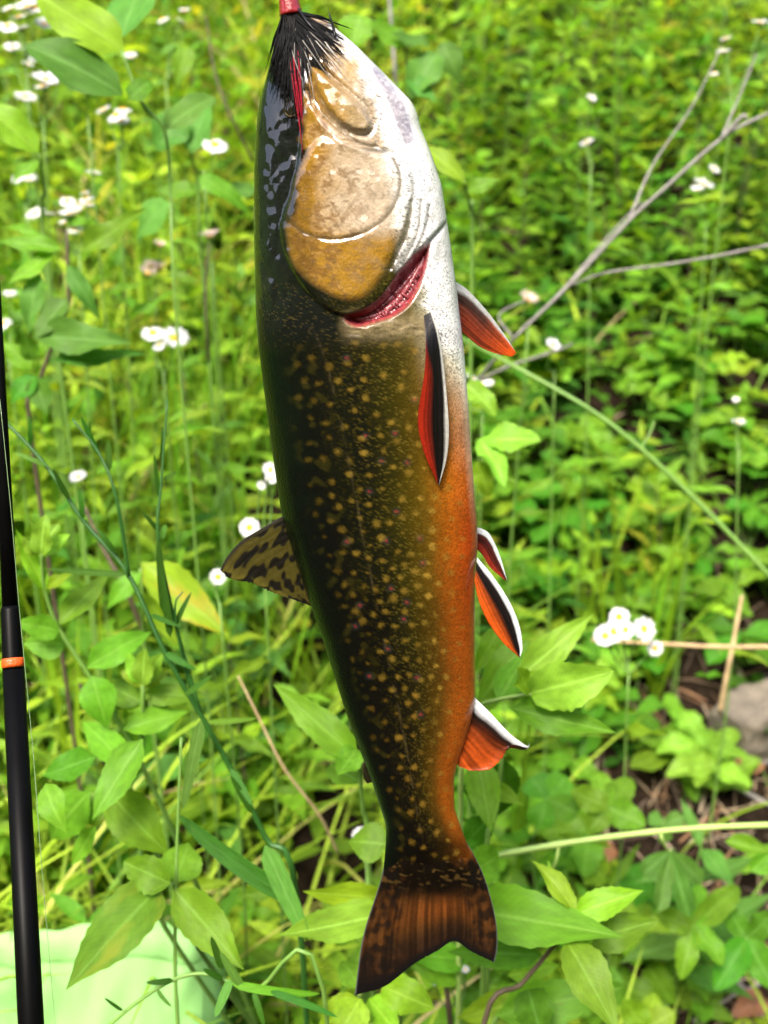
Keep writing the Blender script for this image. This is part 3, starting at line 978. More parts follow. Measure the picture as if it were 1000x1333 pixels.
def build_body():
    rows = np.concatenate([np.linspace(24, 60, 40)[:-1], np.linspace(60, 460, 300)[:-1], np.linspace(460, 1136, 400)])
    th_n = np.linspace(0, math.pi, 150)                       # near flank, back to belly
    th_f = np.linspace(math.pi, 2 * math.pi, 62)[1:-1]
    th = np.concatenate([th_n, th_f])
    nr, nt_ = len(rows), len(th)
    Yp = np.repeat(rows, nt_); T = np.tile(th, nr)
    c, a, b = (fl(Yp) + fr(Yp)) / 2, (fr(Yp) - fl(Yp)) / 2, fb(Yp)
    Xp = c - a * np.cos(T)
    off = b * np.sign(np.sin(T)) * np.abs(np.sin(T)) ** 0.95
    vpx, vpy = (Xp - 500) / FPX, (666.5 - Yp) / FPX
    D = np.array(FWD)[None] + vpx[:, None] * np.array(RGT)[None] + vpy[:, None] * np.array(UPV)[None]
    t = FK / (D @ np.array(FN))
    base = np.array(CAM)[None] + D * t[:, None]
    sc_ = (t / FPX)[:, None]
    fn = np.array(FN)[None]
    near = base - fn * (np.abs(off)[:, None] * sc_)
    qx, qy = np_project(near)                                 # the markings are laid out on the near flank and mirrored
    S = np.clip((qx - fl(qy)) / (fr(qy) - fl(qy)), 0, 1)
    h = skin_height(qx, qy) * np.clip(np.abs(np.sin(T)) * 2.2, 0, 1)
    V = base - fn * ((off + h * np.sign(np.sin(T) + 1e-9) * np.where(b > 8, 1, 0))[:, None] * sc_)
    C = skin_colour(qx, qy, S)
    V = V - np.array(TO)[None]
    F = []
    for i in range(nr - 1):
        r0, r1 = i * nt_, (i + 1) * nt_
        for j in range(nt_):
            k = (j + 1) % nt_
            F.append((r0 + j, r1 + j, r1 + k, r0 + k))
    F.append(tuple(range(nt_)))
    F.append(tuple((nr - 1) * nt_ + j for j in range(nt_))[::-1])
    me = bpy.data.meshes.new('body')
    me.from_pydata(V.tolist(), [], F)
    me.polygons.foreach_set('use_smooth', [True] * len(me.polygons))
    at = me.color_attributes.new('col', 'FLOAT_COLOR', 'POINT')
    wet = 0.26 + 0.70 * np_ss(440, 380, qy)
    at.data.foreach_set('color', np.concatenate([C, wet[:, None]], 1).astype(np.float32).ravel())
    me.materials.append(M['skin'])
    me.update()
    return link_mesh('body', me, trout)
build_body()

_vn_list = {}
def vn(x, y, s, seed):
    if seed not in _vn_list:
        _vn_list[seed] = np.random.RandomState(seed).rand(256, 256).tolist()
    g = _vn_list[seed]
    x, y = x / s, y / s
    xi, yi = math.floor(x), math.floor(y)
    fx, fy = x - xi, y - yi
    fx, fy = fx * fx * (3 - 2 * fx), fy * fy * (3 - 2 * fy)
    r0, r1 = g[xi & 255], g[(xi + 1) & 255]
    y0, y1 = yi & 255, (yi + 1) & 255
    return (r0[y0] * (1 - fx) + r1[y0] * fx) * (1 - fy) + (r0[y1] * (1 - fx) + r1[y1] * fx) * fy

def fin(name, lead, trail, colour, base=None, margin=None, nu=40, nw=64, thick=1.2, ray=0.7, nrays=14, label=None, fray=1.2, root_bulge=None):
    """Coons patch between the leading and the trailing edge; points are (px, py, off)"""
    Lc, Tc = catmull(lead, nu), catmull(trail, nu)
    Bc = catmull(base or [lead[0], trail[0]], nw)
    Mc = catmull(margin or [lead[-1], trail[-1]], nw)
    vs, fs, cs = [], [], []
    rf = random.Random(len(name) + int(lead[0][0]))
    fr_ = [fray * (0.7 * rf.gauss(0, .6) + 0.9 * math.sin(j * 1.9) * rf.random()) * min(1, j / 4, (nw - 1 - j) / 4) for j in range(nw)]
    for side in (1, -1):
        for i in range(nu):
            u = i / (nu - 1)
            for j in range(nw):
                w = j / (nw - 1)
                p = Lc[i] * (1 - w) + Tc[i] * w + Bc[j] * (1 - u) + Mc[j] * u
                p = p - (Vector(lead[0]) * (1 - w) * (1 - u) + Vector(trail[0]) * w * (1 - u)
                         + Vector(lead[-1]) * (1 - w) * u + Vector(trail[-1]) * w * u)
                if u > .6:
                    ax_ = (Mc[j] - Bc[j]); ax_.z = 0
                    if ax_.length > 3: p = p + ax_.normalized() * (fr_[j] * ((u - .6) / .4) ** 2)
                rid = ray * (abs(math.sin(math.pi * nrays * w)) - 0.5)
                edge = min(1.0, 8 * w + 0.15, 8 * (1 - w) + 0.15, 6 * (1 - u) + 0.15)
                th = (thick * (1.25 - 0.8 * u) + rid) * edge * 0.5 + (root_bulge(p.x, p.y) * min(1.0, 5 * w, 5 * (1 - w)) if root_bulge else 0.0)
                vs.append(fish_pt(p.x, p.y, p.z + side * th) - TO)
                cs.append(tuple(colour(u, w, p.x, p.y)) + (1.0,))
    n = nu * nw
    for i in range(nu - 1):
        for j in range(nw - 1):
            a = i * nw + j
            fs.append((a, a + 1, a + nw + 1, a + nw))
            fs.append((n + a, n + a + nw, n + a + nw + 1, n + a + 1))
    ring = [j for j in range(nw)] + [i * nw + nw - 1 for i in range(1, nu)] + [(nu - 1) * nw + j for j in range(nw - 2, -1, -1)] + [i * nw for i in range(nu - 2, 0, -1)]
    for k in range(len(ring)):
        a, b = ring[k], ring[(k + 1) % len(ring)]
        fs.append((b, a, n + a, n + b))
    me = bpy.data.meshes.new(name)
    me.from_pydata([tuple(v) for v in vs], [], fs)
    me.polygons.foreach_set('use_smooth', [True] * len(me.polygons))
    at = me.color_attributes.new('col', 'FLOAT_COLOR', 'POINT')
    at.data.foreach_set('color', np.array(cs, dtype=np.float32).ravel())
    me.materials.append(M['fin'])
    me.update()
    o = link_mesh(name, me, trout)
    if label: o['label'] = label
    return o

def lerp3(a, b, t):
    t = min(1.0, max(0.0, t))
    return tuple(x * (1 - t) + y * t for x, y in zip(a, b))

def edged(white, black, red, tipc=None, wb=0.10, bb=0.42, nrays=14, dark_base=0.0):
    """pale leading stripe, then black, then red rays"""
    def f(u, w, x, y):
        w0 = w
        w = w + 0.05 * (vn(u * 90, w * 40, 9, 88) - .5)
        c = lerp3(white, black, (w - wb) / 0.09)
        b2 = bb + dark_base * smooth01((0.45 - u) / .3)
        c = lerp3(c, red, (w - b2) / 0.34)
        if tipc: c = lerp3(c, tipc, (u - 0.45) / 0.5 * (1 if w > wb else 0))
        r = 0.35 + 1.2 * vn(w0 * nrays * 14, u * 12, 7, 89)
        return tuple(k * (r if w > wb + .04 else .8 + .2 * r) for k in c)
    return f

WHT, BLK = (.62, .64, .66), (.006, .004, .004)
k = skin_off
fin('pectoral_fin', [(556, 394, k(556, 394) - 5), (567, 428, 70), (574, 470, 72), (580, 540, 74), (578, 582, 74), (568, 617, 78)],
    [(549, 400, k(549, 400) - 5), (551, 440, 84), (549, 480, 92), (541, 532, 96), (548, 572, 92), (566, 615, 79)],
    edged((.50, .49, .44), BLK, (.28, .016, .005), wb=0.08, bb=0.50, nrays=9, dark_base=0.45), nrays=9)
fin('pectoral_fin', [(590, 364, -30), (612, 378, -40), (640, 408, -48), (664, 440, -54), (676, 459, -56)],
    [(600, 430, -32), (612, 441, -40), (630, 455, -48), (652, 464, -54), (668, 467, -56)],
    edged((.40, .41, .40), (.05, .026, .02), (.20, .032, .013), tipc=(.55, .075, .008), wb=0.12, bb=0.3, nrays=11), nrays=11,
    margin=[(676, 459, -56), (678, 464, -56), (672, 468, -56), (668, 467, -56)], label='far pectoral fin, red with a grey upper edge')
fin('pelvic_fin', [(620, 722, 14), (640, 745, 20), (660, 775, 24), (673, 806, 26), (677, 834, 26), (674, 847, 26)],
    [(616, 752, 18), (622, 778, 22), (634, 804, 24), (652, 828, 26), (672, 846, 26)],
    edged(WHT, BLK, (.42, .068, .006), wb=0.13, bb=0.45, nrays=9), nrays=9)
fin('pelvic_fin', [(617, 688, -16), (638, 699, -24), (653, 728, -30), (664, 764, -34)],
    [(616, 712, -14), (630, 728, -22), (642, 747, -28), (662, 765, -34)],
    edged(WHT, (.06, .012, .01), (.26, .026, .014), wb=0.2, bb=0.5, nrays=7), nrays=7, label='far pelvic fin, red with a white edge')
fin('anal_fin', [(616, 905, 3), (640, 928, 6), (660, 949, 8), (675, 960, 12), (684, 961, 24), (685, 952, 36)],
    [(592, 988, 2), (594, 991, 4), (596, 994, 5), (597, 995, 5), (598, 996, 5), (599, 996, 6)],
    edged(WHT, (.015, .008, .006), (.34, .055, .007), wb=0.10, bb=0.24, nrays=12), nrays=12,
    margin=[(685, 952, 36), (683, 963, 24), (664, 965, 12), (652, 984, 8), (638, 998, 6), (618, 1001, 6), (599, 996, 6)])

def dorsal_col(u, w, x, y):
    base = (.048, .040, .006)
    if u > .75: base = lerp3(base, (.085, .074, .009), (u - .75) / .25)
    b = math.sin(u * 21 - w * 5 + 3 * vn(x, y, 20, 64)) * 0.6 + 1.5 * (vn(x, y, 9, 65) - .5) + math.sin((w * 8.0 + u * 1.2) * math.pi) * 0.9 + 0.35 * math.sin(x * .55 + y * .31)
    f = smooth01((b + 0.10) / 0.6)
    c = lerp3(base, (.006, .005, .003), f)
    if w < 0.05 or u > .985: c = (.02, .018, .01)
    return c
fin('dorsal_fin', [(374, 668, 0), (345, 685, 2), (315, 703, 4), (296, 724, 6), (288, 740, 8)],
    [(412, 790, 0), (409, 790, 0), (406, 789, 0), (402, 788, 0), (398, 786, 1)], dorsal_col, base=[(374, 668, 0), (390, 715, 0), (412, 790, 0)],
    margin=[(288, 740, 8), (301, 751, 8), (330, 758, 6), (358, 771, 4), (398, 786, 1)], nrays=12, nu=60, nw=90, ray=0.7)

def caudal_col(u, w, x, y):
    edge_n = 10 * vn(x, 0, 6, 70) + 6 * vn(x, y, 9, 71)
    k0 = smooth01((y - 1140 - edge_n) / 40)
    c = lerp3((.0040, .0026, .0012), (.046, .019, .0045), k0)
    mid = math.exp(-((w - 0.52) / 0.28) ** 2)
    c = lerp3(c, (.17, .045, .006), mid * smooth01((y - 1158) / 30) * smooth01((0.80 - u) / .25) * (.5 + .6 * vn(x, y * .3, 16, 72)))
    if u > 0.70: c = lerp3(c, (.020, .009, .004), (u - .70) / .14)
    ry = vn(w * 420 + 8 * math.sin(3 * u), y * .03, 7, 73)
    r = 0.35 + 1.1 * ry * ry + 0.25 * vn(w * 900, y * .05, 7, 74)
    c = tuple(q * (1 + (r - 1) * k0) for q in c)
    e = min(w, 1 - w) + 0.10 * (vn(x, y, 14, 62) - .5)
    bl = vn(x * .85 + y * .55, y * .85 - x * .55, 8, 63) * .65 + vn(x * .6 - y * .8, y * .6 + x * .8, 4, 67) * .35
    k_ = smooth01((0.30 - e) / .16) * smooth01((u - .2) / .2)
    c = lerp3(c, (.005, .004, .003), .8 * smooth01((bl - .36) / .34) * k_)
    c = lerp3(c, (.085, .032, .009), 0.30 * k_ * smooth01((.44 - bl) / .26))
    if y < 1162: c = lerp3(c, (.085, .05, .012), .55 * smooth01((vn(x * .9 + y * .4, y * 1.6 - x * .4, 6, 75) - .62) / .2) * smooth01((1162 - y) / 20))
    if u > 0.90: c = lerp3(c, (.005, .004, .004), (u - .90) / .06)
    if w > .62: c = lerp3(c, (.13, .042, .006), smooth01((w - .62) / .2) * smooth01((1118 + 14 * vn(x, y, 6, 93) - y) / 22))
    if min(w, 1 - w) < 0.008: c = (.07, .075, .07)
    return c
fin('tail_fin', [(506, 1083, 0), (497, 1140, 0), (473, 1216, 4), (462, 1289, 10)],
    [(604, 1090, 0), (621, 1120, 0), (634, 1151, 2), (645, 1194, 4), (647, 1228, 6), (643, 1248, 8)], caudal_col,
    base=[(506, 1083, 0), (555, 1086, 0), (604, 1090, 0)],
    margin=[(462, 1289, 10), (501, 1280, 6), (538, 1253, 4), (568, 1236, 4), (591, 1223, 4), (615, 1236, 6), (643, 1248, 8)],
    nrays=26, nu=130, nw=220, ray=0.8, thick=3.2, fray=0.6, root_bulge=lambda x, y: (6.0 + 3.0 * vn(x, y * .3, 7, 92)) * smooth01((1172 - y) / 55))
fin('adipose_fin', [(478, 990, 0), (473, 1000, 0), (474, 1014, 0)], [(488, 1016, 0), (485, 1018, 0), (478, 1020, 0)],
    lambda u, w, x, y: (.012, .010, .004), nu=14, nw=14, thick=2, ray=0.0, fray=0)

def build_gill():
    """layered gill arches lying in the opening, each a soft ridged band"""
    mb = MB()
    rg = random.Random(9)
    for layer in range(4):
        pts, rad = [], []
        for i in range(46):
            t = i / 45
            x = 551 - 88 * t + 5.5 * layer * math.sin(math.pi * t) * .8
            y = 334 + 78 * math.sin(t * 1.5) ** 0.9 + 6.0 * layer * math.sin(math.pi * t)
            pts.append(fish_pt(x, y, skin_off(x, y) - 19 + 2.5 * (1.5 - abs(layer - 1.5)) + rg.uniform(-1.0, 1.0)) - TO)
            rad.append((0.0009 + 0.0007 * math.sin(math.pi * t)) * (1 + .10 * math.sin(i * 2.1) + rg.uniform(-.22, .22)))
        mb.tube(pts, rad, n=8)
    for i in range(26):
        t = rg.uniform(.1, .75)
        x, y = 549 - 80 * t, 340 + 76 * math.sin(t * 1.5) ** .9
        ex, ey = x + rg.uniform(3, 10), y + rg.uniform(6, 13)
        mb.tube([fish_pt(x, y, skin_off(x, y) - 11) - TO, fish_pt((x + ex) / 2, (y + ey) / 2, skin_off(ex, ey) - 9) - TO, fish_pt(ex, ey, skin_off(ex, ey) - 13) - TO], [0.00025, 0.0004, 0.0001], n=5)
    return mb.build('gill', plain_material('raw red gill', (.24, .055, .065), (.13, .010, .016), rough=0.35, scale=300, coat=0.3), trout)
build_gill()

def build_eye():
    mb = MB()
    c = fish_pt(388, 150, skin_off(388, 150) - 5) - TO
    nrm = (-FN + Vector((-0.5, 0, 0.15))).normalized()
    q = nrm.to_track_quat('Z', 'Y').to_matrix()
    def dome(r, hgt, z0):
        vs = [c + q @ Vector((0, 0, hgt + z0))]
        fs = []
        for i in range(1, 9):
            a = math.pi / 2 * i / 8
            for j in range(24):
                b = 2 * math.pi * j / 24
                vs.append(c + q @ Vector((r * math.sin(a) * math.cos(b), r * math.sin(a) * math.sin(b), z0 + hgt * math.cos(a))))
        for j in range(24):
            fs.append((0, 1 + j, 1 + (j + 1) % 24))
        for i in range(7):
            for j in range(24):
                a, b = 1 + i * 24 + j, 1 + i * 24 + (j + 1) % 24
                fs.append((a, a + 24, b + 24, b))
        return vs, fs
    mb.add(*dome(0.0050, 0.0026, 0))
    e = mb.build('eye', plain_material('dark eye', (.012, .010, .008), (.02, .014, .006), rough=0.08, scale=300, bump=0.0, coat=1.0), trout)
    m2 = MB()
    pts = [c + q @ Vector((0.0034 * math.cos(2 * math.pi * j / 28), 0.0034 * math.sin(2 * math.pi * j / 28), 0.0020)) for j in range(29)]
    m2.tube(pts, 0.00022, n=5, cap=False)
    m2.build('iris', plain_material('dull gold iris', (.13, .08, .02), (.06, .035, .01), rough=0.2, scale=600), e)
build_eye()

# ------------------------------------------------------------------ lure in the mouth
def build_lure():
    root = empty('spinner_lure', fish_pt(380, 20, 20))
    tag(root, 'red bound spinner lure with black hair skirt hooked in the trout mouth', 'fishing lure')
    O = loc_of(root)
    M['thread'] = plain_material('red thread', (.24, .007, .010), (.14, .004, .006), rough=0.3, scale=700, coat=0.7)
    M['steel'] = plain_material('dark steel', (.02, .02, .02), (.012, .012, .012), rough=0.3, scale=200, metal=1.0, bump=0.05)
    M['hair'] = plain_material('hair', (.01, .01, .01), attr=True, rough=0.45, scale=400, spec=0.05)
    O2 = 22
    mb = MB()
    path, rad = [], []
    for i in range(15):                                    # wound thread collar: turns of thread side by side
        t = i / 14
        path.append(fish_pt(376 + 5 * t, -8 + 34 * t, O2) - O)
        rad.append((9.5 + 3.8 * t + (1.1 if i % 2 else 0) - (2.5 if i == 0 else 0) - (3.0 if i == 14 else 0)) * 0.47 / FPX)
    mb.tube(path, rad, n=18)
    mb.build('thread_collar', M['thread'], root)
    mb = MB()
    mb.tube([fish_pt(377, -10, O2) - O, fish_pt(372, -90, O2) - O], 0.0006, n=8)
    mb.build('shaft', M['steel'], root)
    mb = MB()                                              # spinner blade, just poking into the frame
    vs, fs = [], []
    for i in range(13):
        v = i / 12
        hw = 11 * math.sin(math.pi * min(1, v * .96 + .04)) ** 0.7 + 0.3
        for j in range(9):
            s = j / 4 - 1
            vs.append(fish_pt(336 + s * hw, -64 + 68 * v, O2 + 9 * (1 - s * s) * math.sin(math.pi * v)) - O)
    for i in range(12):
        for j in range(8):
            a = i * 9 + j
            fs.append((a, a + 9, a + 10, a + 1))
    mb.add(vs, fs)
    b = mb.build('blade', plain_material('tarnished olive blade', (.10, .11, .04), (.06, .06, .02), rough=0.3, scale=80, metal=0.7), root)
    md = b.modifiers.new('thickness', 'SOLIDIFY'); md.thickness = 0.0006
    mb = MB()
    mb.tube([fish_pt(336, -60, O2) - O, fish_pt(356, -74, O2) - O, fish_pt(373, -70, O2) - O], 0.0005, n=6)
    mb.build('clevis', M['steel'], root)
    # treble hook: three bends, one point stands out by the lip
    mb = MB()
    for pts in ([(384, 8, O2), (404, 40, 44), (424, 60, 46), (436, 60, 42), (437, 50, 38), (429, 22, 36)],
                [(384, 8, O2), (384, 40, 26), (384, 66, 28), (376, 74, 28), (370, 66, 26), (372, 52, 24)],
                [(384, 8, O2), (396, 50, 30), (400, 70, 20), (408, 74, 14), (412, 64, 12), (410, 48, 12)]):
        c = catmull([fish_pt(*p) - O for p in pts], 22)
        mb.tube(c, [0.00055] * 19 + [0.0005, 0.00035, 0.00005], n=6)
    mb.build('treble_hook', M['steel'], root)
    # hair skirt
    rr = random.Random(3)
    mb, mw, mr = MB(), MB(), MB()
    def strand(dst, ex, ey, lift, r, col, wav=3):
        sx = 382 + rr.uniform(-10, 10) + (ex - 390) * 0.06
        s_off = O2 + rr.uniform(-6, 9)
        n = 12
        bow = rr.gauss(0, wav)
        pts = []
        for i in range(n):
            t = i / (n - 1)
            x = sx + (ex - sx) * (t ** 1.12) + bow * math.sin(math.pi * t)
            y = 22 + (ey - 22) * t
            sk = skin_off(x, y) if (y > 26 and fl(y) < x < fr(y)) else 0.0
            o = max(s_off * (1 - t) + (sk + lift) * t + 12 * math.sin(math.pi * t), sk + lift)
            pts.append(fish_pt(x, y, o) - O)
        dst.tube(pts, [r, r * 1.1, r * 0.9, r * 0.5, r * 0.12], n=4, col=col)
    for i in range(560):
        a = rr.random() ** 0.95
        ex = 354 + 98 * a + rr.gauss(0, 5)
        ey = 98 + 70 * math.exp(-((a - 0.36) / 0.25) ** 2) * rr.uniform(0.1, 1.0) + rr.gauss(0, 14) - 22 * smooth01((a - .65) / .3)
        g = rr.choice([0.006, 0.008, 0.012, 0.02])
        strand(mb, ex, ey, rr.uniform(1, 7), rr.uniform(0.0003, 0.00055), (g * .4, g * .4, g * 0.4))
    for i in range(22):
        a = 0.25 + 0.75 * rr.random()
        ex = 354 + 106 * a + rr.gauss(0, 5)
        ey = 112 + rr.gauss(0, 20) - 26 * smooth01((a - .7) / .3)
        g = rr.uniform(0.06, 0.32)
        strand(mw, ex, ey, rr.uniform(5, 9), rr.uniform(0.0002, 0.00034), (g, g * .95, g * .86))
    for i in range(10):
        strand(mr, 402 + rr.gauss(0, 2.5), 196 + rr.gauss(0, 11), rr.uniform(5, 8), rr.uniform(0.0002, 0.00036), (.20, .008, .018), wav=2)
    o = mb.build('black_hair_skirt', M['hair'], root); o['kind'] = 'stuff'
    o = mw.build('grey_hair_strands', M['hair'], root); o['kind'] = 'stuff'
    mr.build('red_tinsel', M['hair'], root)
    return root
lure = build_lure()

def build_hanging_line():
    root = fish_pt(372, -88, 22)
    mb = MB()
    mb.tube([root - root, Vector((-0.004, 0.0, 0.10)), Vector((-0.01, 0.002, 0.55))], 0.00018, n=5)
    o = mb.build('hanging_line', plain_material('clear line', (.6, .65, .6), (.5, .55, .5), rough=0.1, scale=20))
    o.location = root
    tag(o, 'thin clear line above the spinner lure holding up the trout', 'fishing line')
build_hanging_line()

# ------------------------------------------------------------------ rod and its line
def build_rod():
    pts = [(42, 1333, 0.43), (21.5, 862, 0.455), (11, 640, 0.468), (0, 440, 0.48)]
    A, B = P(40.5, 1333, 0.43), P(-4, 440, 0.48)
    dirv = (B - A).normalized()
    # butt on the ground
    s = 0.0
    while (A - dirv * s).z > ground_z((A - dirv * s).x, (A - dirv * s).y) + 0.004 and s < 1.2:
        s += 0.004
    foot = A - dirv * s
    root = empty('fishing_rod', foot)
    tag(root, 'black fishing rod with an orange ring standing along the left edge', 'fishing rod')
    O = foot
    blk = plain_material('black rod blank', (.0018, .0018, .0018), (.001, .001, .001), rough=0.4, scale=60, bump=0.03, spec=0.06)
    def at(py):                         # point of the rod's axis at a photo row
        lo, hi = -1.2, 1.6
        for _ in range(50):
            m = (lo + hi) / 2
            q = proj(A + dirv * m)
            if q[2] > 0.02 and q[1] > py: lo = m
            else: hi = m
        return A + dirv * lo
    p_low, p_f0, p_f1 = A, at(872), at(790)
    mb = MB(); mb.tube([foot + dirv * 0.30 - O, p_low - O, p_f0 - O], [0.0053, 0.0050, 0.00445], n=20)
    mb.build('butt_section', blk, root)
    mb = MB(); mb.tube([p_f0 - O, p_f0.lerp(p_f1, .06) - O, p_f0.lerp(p_f1, .94) - O, p_f1 - O], [0.0044, 0.0043, 0.0040, 0.0037], n=20)
    mb.build('ferrule', blk, root)
    mb = MB(); mb.tube([at(869) - O, at(866) - O, at(860) - O, at(857) - O], [0.0044, 0.0047, 0.0047, 0.0043], n=20)
    mb.build('orange_ring', plain_material('orange thread', (.55, .08, .008), (.45, .06, .006), rough=0.4, scale=500), root)
    mb = MB(); mb.tube([p_f1 - O, at(440) - O, A + dirv * 1.3 - O], [0.0033, 0.0027, 0.0008], n=16)
    mb.build('tip_section', blk, root)
    mb = MB(); mb.tube([foot - O, foot + dirv * 0.02 - O, foot + dirv * 0.16 - O, foot + dirv * 0.29 - O, foot + dirv * 0.31 - O], [0.011, 0.013, 0.012, 0.011, 0.006], n=16)
    mb.build('cork_grip', plain_material('cork', (.45, .28, .14), (.3, .17, .08), rough=0.8, scale=120), root)
    return root
build_rod()

def build_rod_line():
    pts = [P(0, 520, .46), P(14, 660, .455), P(26, 800, .45), P(43, 976, .44), P(53, 1110, .43), P(72, 1333, .42), P(84, 1460, .41)]
    o0 = pts[-1]
    mb = MB(); mb.tube([p - o0 for p in catmull(pts, 40)], 0.00014, n=5)
    m, nt, out = new_mat('clear fishing line')
    pr = nd(nt, 'ShaderNodeBsdfPrincipled', i_Roughness=0.15)
    pr.inputs['Base Color'].default_value = (.13, .20, .09, 1)
    nt.links.new(pr.outputs[0], out.inputs[0])
    o = mb.build('fishing_line', m)
    o.location = o0
    tag(o, 'hair thin line running down beside the black rod', 'fishing line')
build_rod_line()

# ------------------------------------------------------------------ pale green bag
def build_bag():
    # corners of the front panel
    d = 0.80
    TL, TR = P(-60, 1212, d + 0.01), P(262, 1196, d)
    right = (TR - TL).normalized()
    root = empty('cloth_bag', Vector(((TL.x + TR.x) / 2, TL.y, ground_z((TL.x + TR.x) / 2, TL.y))))
    tag(root, 'pale mint green cloth bag standing at the lower left corner', 'bag')
    O = loc_of(root)
    W = (TR - TL).length
    depth = Vector((0, 0.8, -0.75)).normalized()
    H = TL.z - ground_z(TL.x, TL.y) + 0.02
    down = Vector((0, -0.45, -1)).normalized()
    nu, nv = 60, 56
    def pt(u, v, lift=0.0):
        # u along the panel with rounded ends, v down
        x = u * W
        bend = 0.0
        e = 0.05
        if u > 1 - e: bend = 0.006 * ((u - 1 + e) / e) ** 2
        puff = 0.004 * math.sin(math.pi * min(1, max(0, u))) * math.sin(math.pi * min(1, v * 1.1))
        wr = 0.0030 * math.sin(9 * u + 5 * v) * math.sin(6 * v + 1) + 0.0016 * math.sin(31 * u - 14 * v) * math.exp(-((v - .25) / .3) ** 2) + 0.0022 * abs(math.sin(13 * u + 9 * v + 2 * math.sin(5 * v))) ** 3 + 0.0012 * math.sin(47 * u + 21 * v)
        sag = 0.0030 * math.sin(5 * u) + 0.0012 * math.sin(17 * u) + 0.014 * max(0, (u - .80) / .2)
        return TL + right * x + down * (v * H + sag * (1 - v)) + Vector((0, 1, 0)) * (bend - puff - wr - lift)
    mb = MB()
    vs = [pt(i / nu, j / nv) - O for j in range(nv + 1) for i in range(nu + 1)]
    fs = [(j * (nu + 1) + i, (j + 1) * (nu + 1) + i, (j + 1) * (nu + 1) + i + 1, j * (nu + 1) + i + 1) for j in range(nv) for i in range(nu)]
    mb.add(vs, fs)
    cloth = plain_material('mint cloth', (.19, .40, .12), (.17, .37, .105), rough=0.75, scale=900, bump=0.25, dist=0.0006)
    mb.build('front_panel', cloth, root)
    mb = MB()
    vs = [pt(i / nu, j / nv) + depth * 0.07 - O for j in range(nv + 1) for i in range(nu + 1)]
    mb.add(vs, [f[::-1] for f in fs])
    mb.build('back_panel', cloth, root)
    for s in (0, 1):
        mb = MB()
        vs = []
        for j in range(21):
            for q in range(9):
                p = pt(s, j / 20).lerp(pt(s, j / 20) + depth * 0.07, q / 8) + right * ((s * 2 - 1) * 0.012 * math.sin(math.pi * q / 8))
                vs.append(p - O)
        f2 = [(j * 9 + q, j * 9 + q + 1, (j + 1) * 9 + q + 1, (j + 1) * 9 + q) for j in range(20) for q in range(8)]
        mb.add(vs, f2 if s else [f[::-1] for f in f2])
        mb.build('side_panel', cloth, root)
    mb = MB()                                             # hem along the rim, proud of the panel
    vs = []
    for j, (v, lf) in enumerate([(-0.002, 0.0002), (-0.0025, 0.0005), (0.035, 0.0006), (0.070, 0.0005), (0.071, 0.0002)]):
        vs += [pt(i / nu, v, lf) - O for i in range(nu + 1)]
    mb.add(vs, [(j * (nu + 1) + i, (j + 1) * (nu + 1) + i, (j + 1) * (nu + 1) + i + 1, j * (nu + 1) + i + 1) for j in range(4) for i in range(nu)])
    mb.build('hem', plain_material('mint hem', (.195, .40, .125), (.175, .37, .11), rough=0.75, scale=900, bump=0.25, dist=0.0006), root)
    for v in (0.064, 0.30):                               # stitched seams
        mb = MB()
        for q in range(90):                               # single stitches
            u0 = (q + .2) / 90
            mb.tube([pt(u0, v, 0.0009) - O, pt(u0 + .0035, v, 0.0012) - O, pt(u0 + .007, v, 0.0009) - O], 0.0004, n=4)
        mb.build('seam', plain_material('seam thread', (.11, .31, .05), (.09, .27, .045), rough=0.8, scale=1500), root)
    mb = MB()
    vs = []
    for i in range(21):
        for q in range(5):
            vs.append(pt(i / 20, 0.05).lerp(pt(i / 20, 0.05) + depth * 0.07, q / 4) - O)
    mb.add(vs, [(i * 5 + q, (i + 1) * 5 + q, (i + 1) * 5 + q + 1, i * 5 + q + 1) for i in range(20) for q in range(4)])
    mb.build('lid', cloth, root)
build_bag()

# ------------------------------------------------------------------ rock
def build_rock():
    c = on_ground(985, 962)
    me = bpy.data.meshes.new('rock')
    import bmesh
    bm = bmesh.new()
    bmesh.ops.create_icosphere(bm, subdivisions=5, radius=1.0)
    from mathutils import noise
    for v in bm.verts:
        p = v.co.copy()
        q = Vector((max(-0.72, min(0.72, p.x)), max(-0.7, min(0.7, p.y)), max(-0.6, min(0.62, p.z))))
        n = noise.fractal(p * 1.6 + Vector((3, 1, 7)), 1.0, 2.0, 5) * 0.16 + noise.noise(p * 7) * 0.03
        q += p * n
        v.co = Vector((q.x * 0.062, q.y * 0.045, q.z * 0.058 + 0.022))
    bm.to_mesh(me); bm.free()
    me.polygons.foreach_set('use_smooth', [True] * len(me.polygons))
    me.materials.append(plain_material('weathered stone', (.16, .135, .10), (.085, .072, .055), rough=0.9, scale=38, bump=0.8, dist=0.004))
    o = link_mesh('rock', me)
    o.location = c
    o.rotation_euler = (0.1, -0.15, 0.4)
    tag(o, 'rough grey brown rock half in frame at the right edge', 'rock')
build_rock()

# ------------------------------------------------------------------ plants set where the photo shows them
def root_below(p):
    return Vector((p.x, p.y, ground_z(p.x, p.y) - 0.003))

def stem_part(root, pts, r0, r1, mat, name='stem', n=7):
    O = loc_of(root)
    c = catmull([Vector(p) - O for p in pts], max(8, 5 * len(pts)))
    mb = MB()
    k = len(c)
    mb.tube(c, [r0 + (r1 - r0) * i / (k - 1) for i in range(k)], n=n)
    return mb.build(name, M[mat], root)

def mm(px, d):
    return px * d / FPX

